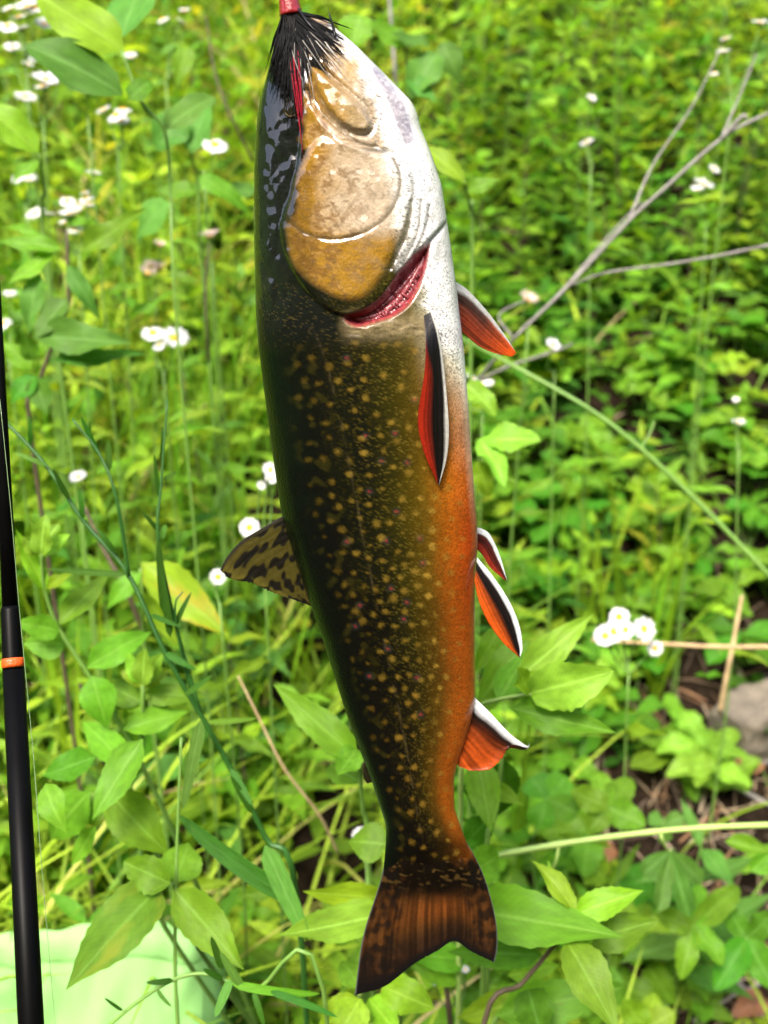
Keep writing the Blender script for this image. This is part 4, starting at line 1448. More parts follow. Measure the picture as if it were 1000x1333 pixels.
def hero(name, label, cat, foot, stem, leaves, d, stem_mat='stem', r=(0.0020, 0.0011), group=None, shift=None):
    """stem: photo points from the ground up; leaves: (base, tip, width px, kind, material, depth change base, tip)"""
    top = [P(x, y, d + dd) for x, y, dd in stem]
    fp = P(foot[0], foot[1], d + foot[2]) if foot else top[0]
    base = root_below(fp + Vector(shift)) if shift else root_below(fp)
    root = empty(name, base)
    tag(root, label, cat, group)
    low = fp.lerp(base, 0.5) + Vector((0.004, 0.0, 0))
    stem_part(root, [base, low] + ([fp] if foot else []) + top, r[0], r[1], stem_mat)
    for lf in leaves:
        (bx, by), (tx, ty), w, kind, mat = lf[:5]
        db, dt = (lf[5], lf[6]) if len(lf) > 6 else (0.0, -0.01)
        hint = lf[7] if len(lf) > 7 else (R.uniform(-0.25, 0.25), -0.8 + R.uniform(-0.2, 0.2), 0.75)
        var = lf[8] if len(lf) > 8 else None
        add_leaf(root, kind, mat, P(bx, by, d + db), P(tx, ty, d + dt), mm(w, d) * (.95 if kind == 'lance' else 1.05), hint, var)
    return root

# sunflower-like weed beside the anal fin
hero('broadleaf_weed', 'pale leafy shoot pointing right just beside the anal fin', 'weed', (600, 1010, 0.03),
     [(604, 960, .03), (625, 921, .02), (648, 911, .0), (692, 903, -.02)],
     [((674, 884), (769, 803), 46, 'lance', 'pale', 0, .02), ((690, 902), (793, 880), 58, 'ovate', 'pale', -.02, -.05, (0.1, -1, 0.5), 1),
      ((668, 893), (790, 874), 34, 'lance', 'lime', .0, .0), ((662, 921), (801, 957), 46, 'lance', 'fresh', -.01, -.03),
      ((655, 908), (612, 930), 40, 'lance', 'fresh', .02, .05), ((690, 833), (612, 912), 52, 'lance', 'fresh', .04, .02),
      ((652, 815), (616, 880), 34, 'lance', 'fresh', .05, .04), ((648, 915), (690, 838), 40, 'lance', 'fresh', .01, .03),
      ((690, 903), (672, 868), 24, 'ovate', 'lime', -.02, -.03)], 0.62, 'stem_pale')
hero('broadleaf_weed', 'drooping leaf pair on a pale stalk directly under the anal fin', 'weed', None,
     [(632, 1130, .0), (645, 1060, -.0), (652, 1000, -.01), (655, 975, -.01)],
     [((622, 985), (640, 1085), 46, 'lance', 'fresh', -.01, -.03, (0, -1, .2), 0), ((656, 985), (652, 1082), 50, 'lance', 'deep', .01, .02, (0, -1, .2), 1),
      ((638, 1022), (678, 1046), 24, 'lance', 'fresh', -.0, -.02), ((634, 1030), (598, 1050), 40, 'ovate', 'deep', .02, .04),
      ((655, 975), (612, 960), 40, 'lance', 'fresh', .0, .03), ((642, 1060), (604, 1100), 38, 'ovate', 'deep', .03, .05)], 0.66, 'stem')
hero('broadleaf_weed', 'single round leaf close beside the right edge of the tail stalk', 'weed', (636, 1180, .03),
     [(640, 1150, .02), (648, 1122, .0)],
     [((650, 1114), (606, 1142), 48, 'ovate', 'fresh', 0, -.02, (0.1, -1, .4), 0), ((640, 1140), (590, 1176), 30, 'lance', 'deep', .02, .05)], 0.66)
# big weed under the tail, lower right of the fish
hero('broadleaf_weed', 'largest broad leaved weed right of the tail fin, with a bright folded tip', 'weed', (628, 1345, .02),
     [(680, 1280, .02), (718, 1235, .01), (745, 1196, -.01)],
     [((596, 1184), (806, 1211), 76, 'lance', 'fresh', .02, -.04, (0.05, -.75, 1), 0), ((748, 1190), (839, 1156), 42, 'lance', 'lime', -.01, -.02, (0.1, -.8, 1), 1),
      ((762, 1224), (858, 1199), 54, 'lance', 'fresh', .01, .0, (-.1, -.7, 1), 2), ((736, 1222), (810, 1345), 58, 'lance', 'fresh', -.02, -.06, (.35, -1, .35), 0),
      ((750, 1190), (700, 1108), 30, 'lance', 'lime', -.01, .0, (.6, -.8, .2), 1), ((742, 1188), (716, 1120), 26, 'lance', 'fresh', 0, .02, (-.6, -.8, .2), 2),
      ((706, 1244), (582, 1236), 48, 'lance', 'deep', .03, .02, (0, -.7, 1), 0), ((745, 1195), (760, 1240), 40, 'ovate', 'lime', 0, -.02)], 0.60, 'stem_brown')
hero('broadleaf_weed', 'low broad leaves at the bottom edge below the tail fork', 'weed', (640, 1350, .03),
     [(675, 1320, .03), (690, 1295, .02)],
     [((645, 1322), (812, 1284), 62, 'lance', 'fresh', .02, .0, (0, -.8, 1), 0), ((688, 1288), (706, 1352), 48, 'ovate', 'deep', .0, -.03),
      ((690, 1300), (590, 1330), 50, 'lance', 'lime', .03, .02), ((660, 1270), (735, 1255), 34, 'lance', 'lime', .05, .06),
      ((600, 1275), (540, 1260), 34, 'lance', 'fresh', .05, .03), ((610, 1250), (520, 1240), 42, 'lance', 'fresh', .05, .03)], 0.66, 'stem')
# left of the tail
hero('broadleaf_weed', 'two stacked pale leaves reaching left from behind the tail stalk', 'weed', (520, 1300, .05),
     [(515, 1250, .04), (508, 1200, .02), (505, 1180, .02)],
     [((505, 1168), (398, 1166), 42, 'lance', 'lime', .03, .0, (0, -1, .45), 0), ((505, 1190), (360, 1222), 58, 'lance', 'pale', .02, -.02, (0, -.6, 1), 2),
      ((508, 1200), (470, 1290), 44, 'lance', 'fresh', .03, .02), ((505, 1100), (448, 1090), 60, 'lance', 'fresh', .05, .05)], 0.60, 'stem')
hero('broadleaf_weed', 'grey green pointed leaf touching the dark back above the tail stalk', 'weed', (480, 1120, .06),
     [(472, 1050, .04), (468, 990, .02)],
     [((468, 990), (354, 887), 46, 'lance', 'fresh', .0, .0, (.3, -1, .6), 0), ((465, 975), (440, 1010), 34, 'ovate', 'fresh', 0, -.02),
      ((470, 1020), (420, 985), 40, 'ovate', 'deep', .04, .06)], 0.62)
hero('broadleaf_weed', 'bright leaves along the bottom edge left of the tail tip', 'weed', (470, 1345, .03),
     [(466, 1310, .02), (470, 1290, .0)],
     [((498, 1284), (566, 1314), 44, 'ovate', 'lime', .0, -.02), ((470, 1300), (440, 1345), 50, 'lance', 'lime', -.02, -.04),
      ((470, 1290), (440, 1230), 40, 'lance', 'fresh', .02, .04), ((480, 1300), (520, 1345), 40, 'lance', 'lime', 0, -.03), ((468, 1300), (410, 1345), 46, 'lance', 'lime', 0, -.02)], 0.62, 'stem_pale')
# lower left weed hanging over the bag
hero('broadleaf_weed', 'weed drooping over the mint bag, its long leaf brown and torn at the tip', 'weed', (262, 1240, .05),
     [(240, 1185, .02), (225, 1150, .0)],
     [((212, 1150), (84, 1280), 76, 'lance', 'worn', .0, -.06, (-.3, -1, .55), 0), ((222, 1150), (158, 1122), 44, 'ovate', 'fresh', -.01, -.01, (-.1, -1, .6), 0),
      ((226, 1156), (318, 1262), 60, 'lance', 'fresh', .0, -.02, (.3, -1, .6), 2), ((228, 1150), (250, 1085), 60, 'lance', 'fresh', .02, .04)], 0.60, 'stem', shift=(0.07, 0.2, 0))
hero('broadleaf_weed', 'weed with big overlapping leaves right of the rod, above the bag', 'weed', (205, 1190, .06),
     [(180, 1090, .04), (160, 1040, .02), (178, 985, .0)],
     [((186, 962), (114, 1068), 50, 'lance', 'fresh', -.01, -.03, (-.3, -1, .5), 0), ((140, 1030), (222, 1120), 66, 'lance', 'fresh', .01, .0, (.3, -1, .5), 1),
      ((118, 1030), (36, 1112), 60, 'lance', 'fresh', .02, .02), ((125, 985), (58, 1010), 50, 'lance', 'deep', .04, .05), ((150, 1045), (60, 1062), 44, 'lance', 'fresh', .03, .02),
      ((60, 1020), (70, 1080), 40, 'lance', 'fresh', -.02, -.04), ((125, 1075), (96, 1125), 30, 'lance', 'fresh', .0, .01), ((170, 1000), (100, 930), 46, 'lance', 'fresh', .03, .06)], 0.62, shift=(0.08, 0.16, 0))
# budding weed beside the rod
hero('budding_weed', 'weed with one pale green bud beside the rod above the orange ring', 'weed', (215, 1060, .05),
     [(160, 950, .03), (110, 870, .01), (75, 815, .0), (58, 765, -.01), (54, 720, -.02)],
     [((75, 815), (146, 738), 34, 'lance', 'fresh', .0, .02), ((78, 822), (22, 808), 36, 'lance', 'fresh', 0, -.02), ((88, 838), (26, 836), 46, 'lance', 'fresh', .01, .0),
      ((112, 870), (205, 810), 44, 'lance', 'fresh', .01, .03), ((120, 880), (140, 950), 50, 'lance', 'fresh', 0, -.01), ((60, 770), (20, 690), 26, 'lance', 'lime', -.01, -.02),
      ((60, 765), (92, 745), 18, 'lance', 'lime', -.01, -.02), ((54, 720), (40, 680), 24, 'ovate', 'pale', -.02, -.03), ((54, 720), (72, 678), 24, 'ovate', 'pale', -.02, -.02),
      ((54, 722), (55, 672), 26, 'ovate', 'pale', -.03, -.04), ((56, 722), (88, 695), 20, 'ovate', 'pale', -.02, -.03), ((52, 722), (30, 700), 20, 'ovate', 'pale', -.02, -.03),
      ((160, 950), (248, 922), 40, 'lance', 'fresh', .02, .03), ((150, 945), (85, 930), 44, 'lance', 'fresh', .03, .05)], 0.66, 'stem', shift=(0.06, 0.14, 0))
hero('budding_weed', 'weed with a ragged pale bud under the dark narrow leaved stems', 'weed', (180, 1060, .03),
     [(185, 980, .02), (186, 910, .0), (186, 885, .0)],
     [((186, 890), (165, 850), 22, 'ovate', 'pale', 0, -.01), ((186, 890), (210, 852), 24, 'ovate', 'pale', 0, -.01), ((186, 892), (187, 845), 26, 'ovate', 'pale', -.01, -.02),
      ((186, 895), (150, 862), 18, 'lance', 'lime', 0, 0), ((186, 895), (222, 868), 18, 'lance', 'lime', 0, 0), ((186, 905), (262, 900), 34, 'lance', 'fresh', .01, .0),
      ((186, 915), (130, 885), 40, 'lance', 'fresh', .01, .02), ((184, 930), (150, 880), 30, 'lance', 'lime', .01, .02)], 0.68, 'stem', shift=(0.07, 0.16, 0))
# upper left
hero('broadleaf_weed', 'slender weed with paired grey green leaves at left, above the rod tip', 'weed', (40, 560, .03),
     [(48, 510, .03), (75, 430, .02), (89, 395, .01), (88, 330, .0), (86, 300, .0)],
     [((80, 325), (-6, 308), 28, 'lance', 'fresh'), ((70, 330), (12, 372), 30, 'lance', 'fresh'), ((104, 330), (193, 274), 34, 'lance', 'fresh'),
      ((52, 356), (28, 432), 32, 'lance', 'blue'), ((88, 388), (40, 440), 40, 'lance', 'blue'), ((45, 436), (174, 450), 46, 'lance', 'blue', .0, -.02),
      ((66, 470), (192, 462), 24, 'lance', 'blue', .0, .0), ((45, 470), (30, 430), 26, 'lance', 'deep'), ((42, 480), (2, 440), 30, 'lance', 'fresh'),
      ((45, 490), (60, 540), 34, 'lance', 'deep'), ((88, 345), (125, 410), 26, 'lance', 'blue'), ((48, 490), (8, 520), 34, 'lance', 'deep')], 0.80, 'stem_brown')
hero('sapling', 'large smooth leaves hanging into the top left corner', 'sapling', (230, 420, .06),
     [(222, 250, .05), (214, 170, .02), (186, 136, .01), (158, 66, .0)],
     [((162, 66), (46, -14), 62, 'oblong', 'lime', .0, -.02, (.1, -1, .7), 0), ((160, 124), (33, 40), 60, 'oblong', 'blue', .0, -.03, (.1, -1, .8), 1),
      ((158, 50), (188, -46), 56, 'oblong', 'blue', .01, .03, (-.2, -1, .3), 0), ((168, 130), (196, 100), 30, 'oblong', 'deep', .0, .0), ((214, 170), (280, 110), 40, 'oblong', 'blue', .03, .04)], 0.74, 'stem', r=(0.0010, 0.0012))
hero('broadleaf_weed', 'yellowish leaf cut off by the left edge below the white flowers', 'weed', (60, 330, .04),
     [(58, 250, .02), (50, 200, .0)], [((50, 200), (-24, 122), 46, 'oblong', 'lime', .0, -.02), ((52, 210), (10, 230), 24, 'lance', 'fresh')], 0.82)
hero('broadleaf_weed', 'bluish leaved weed between the white flowers and the trout head', 'weed', (262, 330, .05),
     [(258, 240, .03), (240, 170, .0)],
     [((240, 150), (200, 190), 50, 'ovate', 'blue'), ((250, 200), (262, 120), 44, 'lance', 'blue'), ((225, 265), (150, 300), 56, 'lance', 'blue', .04, .05), ((300, 250), (345, 240), 36, 'lance', 'blue', .02, .03),
      ((258, 230), (330, 260), 30, 'lance', 'fresh'), ((245, 60), (230, 100), 30, 'lance', 'fresh', .04, .02), ((258, 250), (200, 245), 30, 'lance', 'fresh')], 0.95)
hero('weed_with_yellow_leaf', 'weed holding one big yellow leaf left of the dorsal fin', 'weed', (190, 860, .05),
     [(186, 790, .03), (183, 740, .02)],
     [((184, 732), (301, 828), 58, 'lance', 'yellow', .01, -.01, (.2, -1, .8), 0), ((185, 745), (130, 790), 30, 'lance', 'fresh'), ((186, 770), (240, 850), 30, 'lance', 'lime', .02, .02)], 0.80)
hero('broadleaf_weed', 'weed with pale yellow green leaf pair right of the belly, on dark soil', 'weed', (618, 660, .04),
     [(620, 610, .02), (632, 575, .0)],
     [((632, 572), (704, 569), 40, 'ovate', 'pale', .0, -.02, (0, -.8, 1), 0), ((624, 572), (661, 622), 30, 'ovate', 'pale', .0, -.03, (.2, -.9, .8), 1),
      ((606, 500), (650, 536), 30, 'ovate', 'pale', .0, -.01, (.2, -.9, .8), 1), ((620, 600), (640, 650), 26, 'ovate', 'lime', .0, .0)], 0.78)
hero('broadleaf_weed', 'arching yellow green leaf beside the white throat', 'weed', (615, 330, .04),
     [(612, 270, .02), (604, 235, .0)], [((606, 240), (544, 160), 30, 'lance', 'lime', .0, -.01, (.3, -.9, .7), 3), ((608, 250), (650, 230), 24, 'lance', 'fresh')], 0.80)
hero('broadleaf_weed', 'bluish drooping leaves behind the chin at top centre', 'weed', (535, 190, .05),
     [(532, 130, .03), (528, 60, .0)],
     [((560, 60), (505, 46), 30, 'lance', 'blue'), ((575, 55), (600, 100), 36, 'lance', 'blue'), ((570, 70), (530, 120), 44, 'ovate', 'blue'), ((470, 20), (455, 60), 46, 'ovate', 'fresh'),
      ((528, 60), (480, 30), 40, 'lance', 'fresh'), ((530, 100), (570, 130), 26, 'lance', 'blue')], 1.0, 'stem_brown')

# five-fingered creeper and clover at lower right
def palmate(label, name, cpx, cpy, d, leaflets, mat, kind, foot):
    c = P(cpx, cpy, d)
    g = on_ground(*foot)
    root = empty(name, g); tag(root, label, 'creeper')
    stem_part(root, [g, g.lerp(c, .55) + Vector((0, 0, .01)), c], 0.0013, 0.0009, 'stem_pale', 'stalk')
    for (tx, ty), w, dt in leaflets:
        add_leaf(root, kind, mat, c, P(tx, ty, d + dt), mm(w, d) * .9, (R.uniform(-.35, .35), -.8, .9), name='leaflet')
    return root
palmate('five fingered creeper leaf in front of the bare soil at lower right', 'creeper', 902, 1207, 0.88,
        [((853, 1190), 34, 0), ((886, 1277), 34, -.02), ((948, 1254), 36, -.02), ((968, 1150), 40, .03), ((915, 1145), 30, .04)], 'fresh', 'ovate', (940, 1170))
palmate('second creeper leaf at the right edge, darker than its neighbour', 'creeper', 972, 1222, 0.90,
        [((1010, 1290), 44, -.02), ((930, 1290), 44, -.02), ((1005, 1190), 38, .02), ((945, 1180), 34, .02)], 'deep', 'ovate', (975, 1200))
palmate('clover with long blue green leaflets hanging below the pale stem', 'clover', 872, 1108, 0.84,
        [((858, 1190), 26, -.02), ((900, 1200), 28, -.02), ((835, 1140), 30, 0), ((918, 1150), 28, 0)], 'blue', 'obovate', (880, 1130))
palmate('clover leaf sticking in from the right edge below the pale stem', 'clover', 1004, 1110, 0.86,
        [((946, 1092), 26, 0), ((980, 1135), 30, -.01), ((1030, 1080), 28, 0)], 'fresh', 'obovate', (1010, 1120))
palmate('small clover leaf tucked against the soil above the pale stem', 'clover', 862, 1075, 0.93,
        [((890, 1062), 24, 0), ((845, 1060), 24, 0), ((868, 1098), 24, 0)], 'blue', 'obovate', (865, 1078))
palmate('yellowish broad leaf at the bottom edge near the lower right corner', 'creeper', 840, 1340, 0.86,
        [((880, 1316), 40, 0), ((810, 1300), 40, 0), ((855, 1290), 34, .02)], 'lime', 'ovate', (850, 1345))
palmate('bright cinquefoil rosette right of the tail stalk', 'creeper', 790, 1050, 0.90,
        [((742, 1030), 40, 0), ((765, 1085), 38, -.01), ((840, 1075), 42, -.01), ((825, 1010), 40, .02), ((778, 1000), 36, .03)], 'fresh', 'ovate', (790, 1060))
palmate('deep green rounded leaf group in the dark gap right of the anal fin', 'creeper', 712, 1040, 0.92,
        [((690, 1010), 46, .01), ((740, 1010), 44, .01), ((700, 1080), 42, -.01), ((755, 1060), 40, -.01)], 'deep', 'obovate', (715, 1050))

# dark narrow leaved plant (toadflax) crossing the left half
def toadflax():
    d = 0.60
    def q(x, y, dd=0): return P(x, y, d + dd)
    g = root_below(q(400, 1180, .05))
    root = empty('toadflax', g)
    tag(root, 'dark green narrow leaved plant slanting across the left half, branching upward', 'plant')
    stem_part(root, [g, q(392, 1215, .05), q(345, 1090, .03), q(300, 1000, .02), q(262, 932, .01), q(215, 850), q(166, 746), q(110, 680), (q(55, 600)), q(-14, 528)], 0.0019, 0.0010, 'stem_dark', 'main_stem')
    stem_part(root, [q(168, 752), q(152, 650, -.01), q(130, 592, -.01), q(94, 545, -.01)], 0.0012, 0.0006, 'stem_dark', 'branch')
    stem_part(root, [q(262, 932, .01), q(228, 810, .0), q(206, 700, -.01), q(210, 630, -.01), q(218, 520, -.01)], 0.0013, 0.0005, 'stem_dark', 'branch')
    stem_part(root, [q(250, 905, .01), q(236, 850, .0), q(228, 790, -.01), q(238, 770, -.01)], 0.0009, 0.0004, 'stem_dark', 'branch')
    L = [((166, 748), (66, 742), 9, 'blue', 2), ((262, 936), (238, 1058), 17, 'blue', 0), ((130, 594), (104, 542), 8, 'toad', 0), ((142, 612), (141, 573), 9, 'blue', 0),
         ((118, 575), (116, 548), 6, 'toad', 0), ((212, 625), (236, 612), 6, 'blue', 2), ((208, 650), (200, 590), 6, 'toad', 0), ((210, 600), (216, 560), 6, 'toad', 1),
         ((214, 800), (206, 700), 11, 'toad', 0), ((222, 830), (212, 750), 10, 'toad', 0), ((209, 700), (216, 684), 12, 'blue', 0), ((205, 690), (190, 668), 6, 'toad', 1),
         ((60, 606), (20, 588), 6, 'blue', 1), ((108, 676), (104, 640), 7, 'toad', 1), ((90, 650), (68, 610), 7, 'toad', 0), ((40, 580), (40, 545), 6, 'toad', 1),
         ((215, 850), (250, 870), 9, 'toad', 1), ((300, 1000), (330, 1050), 9, 'toad', 0), ((228, 815), (243, 775), 7, 'toad', 1), ((270, 940), (330, 938), 8, 'fresh', 1),
         ((330, 1060), (300, 1010), 9, 'toad', 0), ((345, 1100), (400, 1228), 28, 'blue', 0), ((385, 1172), (208, 1076), 26, 'toad', 1), ((240, 905), (276, 880), 8, 'blue', 0),
         ((196, 800), (232, 815), 7, 'toad', 0), ((150, 720), (130, 690), 7, 'toad', 1)]
    for b, t, w, m_, v in L:
        add_leaf(root, 'linear', m_, q(*b, -.004), q(*t, -.014), mm(w, d), (R.uniform(-.6, .6), -1, .5), v)
toadflax()

def small_sprig():
    d = 0.56
    q = lambda x, y, dd=0: P(x, y, d + dd)
    g = root_below(q(440, 1330, .05))
    root = empty('toadflax', g)
    tag(root, 'small narrow leaved sprig arching over the mint bag at the bottom edge', 'plant')
    stem_part(root, [g, q(425, 1312), q(330, 1290), q(270, 1268), q(225, 1276), q(180, 1304), q(130, 1345)], 0.0012, 0.0009, 'stem', 'stem')
    for b, t, w, m_ in [((225, 1276), (192, 1282), 8, 'toad'), ((160, 1316), (136, 1300), 5, 'toad'), ((205, 1288), (218, 1312), 6, 'blue'), ((290, 1262), (275, 1220), 10, 'toad'),
                        ((300, 1275), (280, 1325), 12, 'blue'), ((300, 1280), (420, 1308), 12, 'fresh'), ((315, 1285), (286, 1240), 12, 'blue'), ((350, 1290), (440, 1318), 10, 'toad'),
                        ((290, 1275), (265, 1262), 9, 'toad'), ((330, 1290), (345, 1340), 8, 'toad')]:
        add_leaf(root, 'linear', m_, q(*b, -.004), q(*t, -.012), mm(w, d), (R.uniform(-.4, .4), -1, .6))
small_sprig()

# ------------------------------------------------------------------ dead branches, stems, straws
def stick(name, label, cat, main, r0, r1, mat, d, side=(), group=None, part='shaft'):
    pts = [P(x, y, d + dd) for x, y, dd in main]
    root = empty(name, pts[0])
    tag(root, label, cat, group)
    O = pts[0]
    mb = MB()
    c = catmull([p - O for p in pts], 8 * len(pts))
    k = len(c)
    rr = [(r0 + (r1 - r0) * i / (k - 1)) * (1 + 0.12 * math.sin(i * 1.7) * math.sin(i * .43)) for i in range(k)]
    mb.tube(c, rr, n=8)
    mb.build(part, M[mat], root)
    for s in side:
        sp = [P(x, y, d + dd) - O for x, y, dd in s[0]]
        mb = MB(); cc = catmull(sp, 7 * len(sp))
        mb.tube(cc, [s[1], s[2]], n=7)
        mb.build('side_twig', M[mat], root)
    return root

gb = on_ground(640, 520)
stick('dead_branch', 'long grey dead branch slanting up right from the far pectoral fin', 'branch',
      [(585, 540, .12), (630, 485, .06), (672, 438, .02), (740, 372, .0), (818, 288, .0), (862, 248, .0), (940, 180, .0), (1000, 148, .01), (1060, 128, .02)], 0.0019, 0.0014, 'twig', 0.92,
      [([(818, 288, 0), (850, 215, .01), (900, 140, .02), (940, 60, .03)], .0013, .0006), ([(672, 438, .01), (730, 380, .01), (790, 310, .02), (835, 262, .03)], .0012, .0006),
       ([(940, 180, 0), (966, 152, -.01), (972, 155, -.01)], .0022, .0016), ([(940, 178, 0), (965, 120, .01), (985, 70, .02)], .0012, .0006),
       ([(668, 440, .02), (650, 410, .03), (690, 388, .04)], .0011, .0007)])
stick('dead_branch', 'thinner grey twig running level to the right edge under the dead branch', 'branch',
      [(740, 372, .02), (790, 355, .01), (870, 344, .0), (950, 330, .0), (1060, 306, .01)], 0.0009, 0.0014, 'twig', 0.93)
stick('dead_branch', 'faint grey stick low behind the red pectoral fin tip', 'branch',
      [(615, 500, .05), (660, 478, .02), (720, 458, .02), (745, 448, .05)], 0.0016, 0.0012, 'twig', 1.0)
stick('green_stalk', 'thick pale green stalk crossing from the tail stalk to the right edge', 'stalk',
      [(600, 1150, .05), (628, 1122, .02), (655, 1112, .0), (760, 1094, .0), (880, 1080, .0), (1000, 1074, .0), (1100, 1076, .02)], 0.0022, 0.0019, 'stem_pale', 0.72,
      [([(728, 1099, 0), (724, 1120, 0), (716, 1138, .01)], .0012, .0009), ([(860, 1082, 0), (862, 1092, 0), (868, 1106, .01)], .0014, .001)])
stick('green_stalk', 'long straight stalk slanting down right from the far pectoral fin', 'stalk',
      [(600, 440, .06), (672, 478, .02), (790, 548, .0), (900, 645, .0), (1010, 758, .0), (1060, 810, .03)], 0.0015, 0.0026, 'stem', 0.90,
      [([(835, 585, 0), (848, 560, 0), (852, 548, .0)], .001, .0008)])
stick('dry_straw', 'tan dry straw lying level beside the daisy cluster, reaching the right edge', 'straw',
      [(770, 833, .02), (860, 838, .0), (940, 842, .0), (1060, 842, .0)], 0.0016, 0.0024, 'straw', 1.0)
stick('dry_straw', 'upright tan straw standing above the rock', 'straw', [(938, 925, .02), (946, 880, .0), (956, 830, .0), (966, 775, .0)], 0.0028, 0.0016, 'straw', 1.04)
stick('dry_straw', 'orange tan grass straw bent between the dark stem and the trout back', 'straw',
      [(440, 1110, .05), (415, 1060, .02), (370, 1000, .0), (335, 930, .0), (310, 880, .0)], 0.0011, 0.0007, 'straw', 0.78)
stick('dry_straw', 'thin dry stem hanging in front of the mint bag', 'straw', [(232, 1345, 0), (228, 1250, 0), (230, 1120, 0), (236, 960, .0)], 0.0012, 0.0008, 'stem', 0.60)
stick('dead_weed', 'dark dead stem rising behind the tail fork', 'dead plant', [(590, 1360, .02), (584, 1310, .0), (578, 1250, .0), (572, 1215, .0)], 0.0022, 0.0014, 'stem_brown', 0.72)
stick('dead_weed', 'blackish bent stem between the rod and the overlapping leaves', 'dead plant', [(140, 1000, .03), (128, 970, .0), (112, 920, .0), (104, 890, .0)], 0.0022, 0.0011, 'stem_brown', 0.72)
stick('dead_weed', 'grey brown stem behind the narrow leaved plant, left of the yellow leaf', 'dead plant', [(190, 830, .02), (165, 770, .0), (135, 715, .0), (110, 660, .0)], 0.0022, 0.0014, 'stem_brown', 0.84)
stick('dead_weed', 'dark upright stalk carrying a pinkish seed head left of the trout back', 'dead plant', [(272, 470, .02), (269, 420, .0), (268, 360, .0), (273, 318, .0)], 0.0012, 0.0009, 'stem_brown', 0.95)
stick('dead_weed', 'grey upright stem behind the chin at the top edge', 'dead plant', [(518, 140, .03), (514, 90, .0), (510, 40, .0), (506, -20, .0)], 0.0022, 0.0016, 'twig', 1.15)
stick('dead_weed', 'thin brown stalk leaning over the upper left weeds', 'dead plant', [(330, 210, .03), (300, 150, .0), (280, 95, .0), (268, 20, .0)], 0.0016, 0.0008, 'stem_brown', 1.05)
for i, (a, b, r, lab) in enumerate([((890, 1005), (1010, 1062), .0028, 'thick grey stick on the soil just above the pale stalk'),
                         ((905, 1040), (1012, 1000), .0020, 'pale stick crossing the thick grey stick on the soil'),
                         ((938, 1265), (992, 1345), .0024, 'grey stick pointing to the bottom right corner'),
                         ((900, 1345), (1012, 1290), .0015, 'thin pale stick crossing the corner stick'),
                         ((935, 1282), (975, 1268), .0020, 'short whitish stick end near the corner creeper')]):
    p0, p1 = on_ground(*a) + Vector((0, 0, .006 + .003 * i)), on_ground(*b) + Vector((0, 0, .010 + .003 * i))
    root = empty('fallen_stick', p0); tag(root, lab, 'stick')
    mb = MB(); mb.tube([Vector((0, 0, 0)), (p1 - p0) * .5 + Vector((0, .004, .002)), p1 - p0], [r, r * 1.1, r * .7], n=8)
    mb.build('shaft', M['twig'], root)
for i, (x, y, lab) in enumerate([(800, 1125, 'curled rust brown dead leaf in the gap under the pale stalk'), (985, 1010, 'pinkish brown dead leaf at the right edge below the rock'),
                                 (990, 1318, 'orange brown dead leaf in the bottom right corner'), (700, 985, 'yellow dying leaf low beside the anal fin'), (755, 990, 'small yellow leaf on the ground left of the rock')]):
    g = on_ground(x, y) + Vector((0, 0, .02))
    root = empty('dead_leaf', g); tag(root, lab, 'leaf')
    mt = 'yellow' if i > 2 else 'deadleaf'
    if 'deadleaf' not in M:
        M['deadleaf'] = leaf_material('brown dead leaf', (.26, .13, .06), (.22, .10, .05), trans=0.2, blotch=(.12, .06, .03))
    a = R.uniform(0, 6)
    add_leaf(root, 'ovate', mt, g, g + Vector((math.cos(a) * .045, math.sin(a) * .03 - .01, .012)), .026, (R.uniform(-.4, .4), -.6, 1), 1, name='blade')

# ------------------------------------------------------------------ daisy fleabane
def petals_mesh(n, r, mat, seed, cup=0.12):
    rr = random.Random(seed)
    mb = MB()
    for k in range(n):
        a = 2 * math.pi * k / n + rr.gauss(0, .05)
        ln = r * rr.uniform(.86, 1.05); w = r * 0.075
        z0, z1 = rr.uniform(0, .04) * r, (cup + rr.gauss(0, .07)) * r
        ca, sa = math.cos(a), math.sin(a)
        pts = []
        for q, hw in ((0.25, .5), (0.7, 1.0), (0.95, .75), (1.0, .25)):
            for s in (-1, 1):
                x, y = ln * q, s * w * hw
                pts.append((x * ca - y * sa, x * sa + y * ca, z0 + (z1 - z0) * q))
        mb.add(pts, [(0, 1, 3, 2), (2, 3, 5, 4), (4, 5, 7, 6)])
    return mb, mat
def mesh_only(mb, name, mat):
    me = bpy.data.meshes.new(name)
    me.from_pydata(mb.v, [], mb.f)
    me.polygons.foreach_set('use_smooth', [True] * len(me.polygons))
    me.materials.append(M[mat]); me.update()
    return me
FLOW = [mesh_only(petals_mesh(46, 1.0, 'petal', s, c)[0], 'petals', 'petal') for s, c in ((1, .05), (2, .2), (3, -.12))]
FLOWP = mesh_only(petals_mesh(26, 1.0, 'petal', 4, .55)[0], 'petals', 'petal_pink')
def disc_mesh():
    mb = MB(); vs, fs = [(0, 0, .17)], []
    for i in range(1, 6):
        a = math.pi / 2 * i / 5
        for j in range(14):
            b = 2 * math.pi * j / 14
            vs.append((.36 * math.sin(a) * math.cos(b), .36 * math.sin(a) * math.sin(b), .04 + .13 * math.cos(a)))
    for j in range(14): fs.append((0, 1 + j, 1 + (j + 1) % 14))
    for i in range(4):
        for j in range(14):
            a, b = 1 + i * 14 + j, 1 + i * 14 + (j + 1) % 14
            fs.append((a, a + 14, b + 14, b))
    mb.add(vs, fs); return mesh_only(mb, 'centre', 'disc')
DISC = disc_mesh()
def cal_mesh():
    mb = MB(); mb.tube([(0, 0, -.35), (0, 0, -.25), (0, 0, -.08), (0, 0, 0.03)], [.08, .3, .38, .34], n=10); return mesh_only(mb, 'calyx', 'stem')
CAL = cal_mesh()

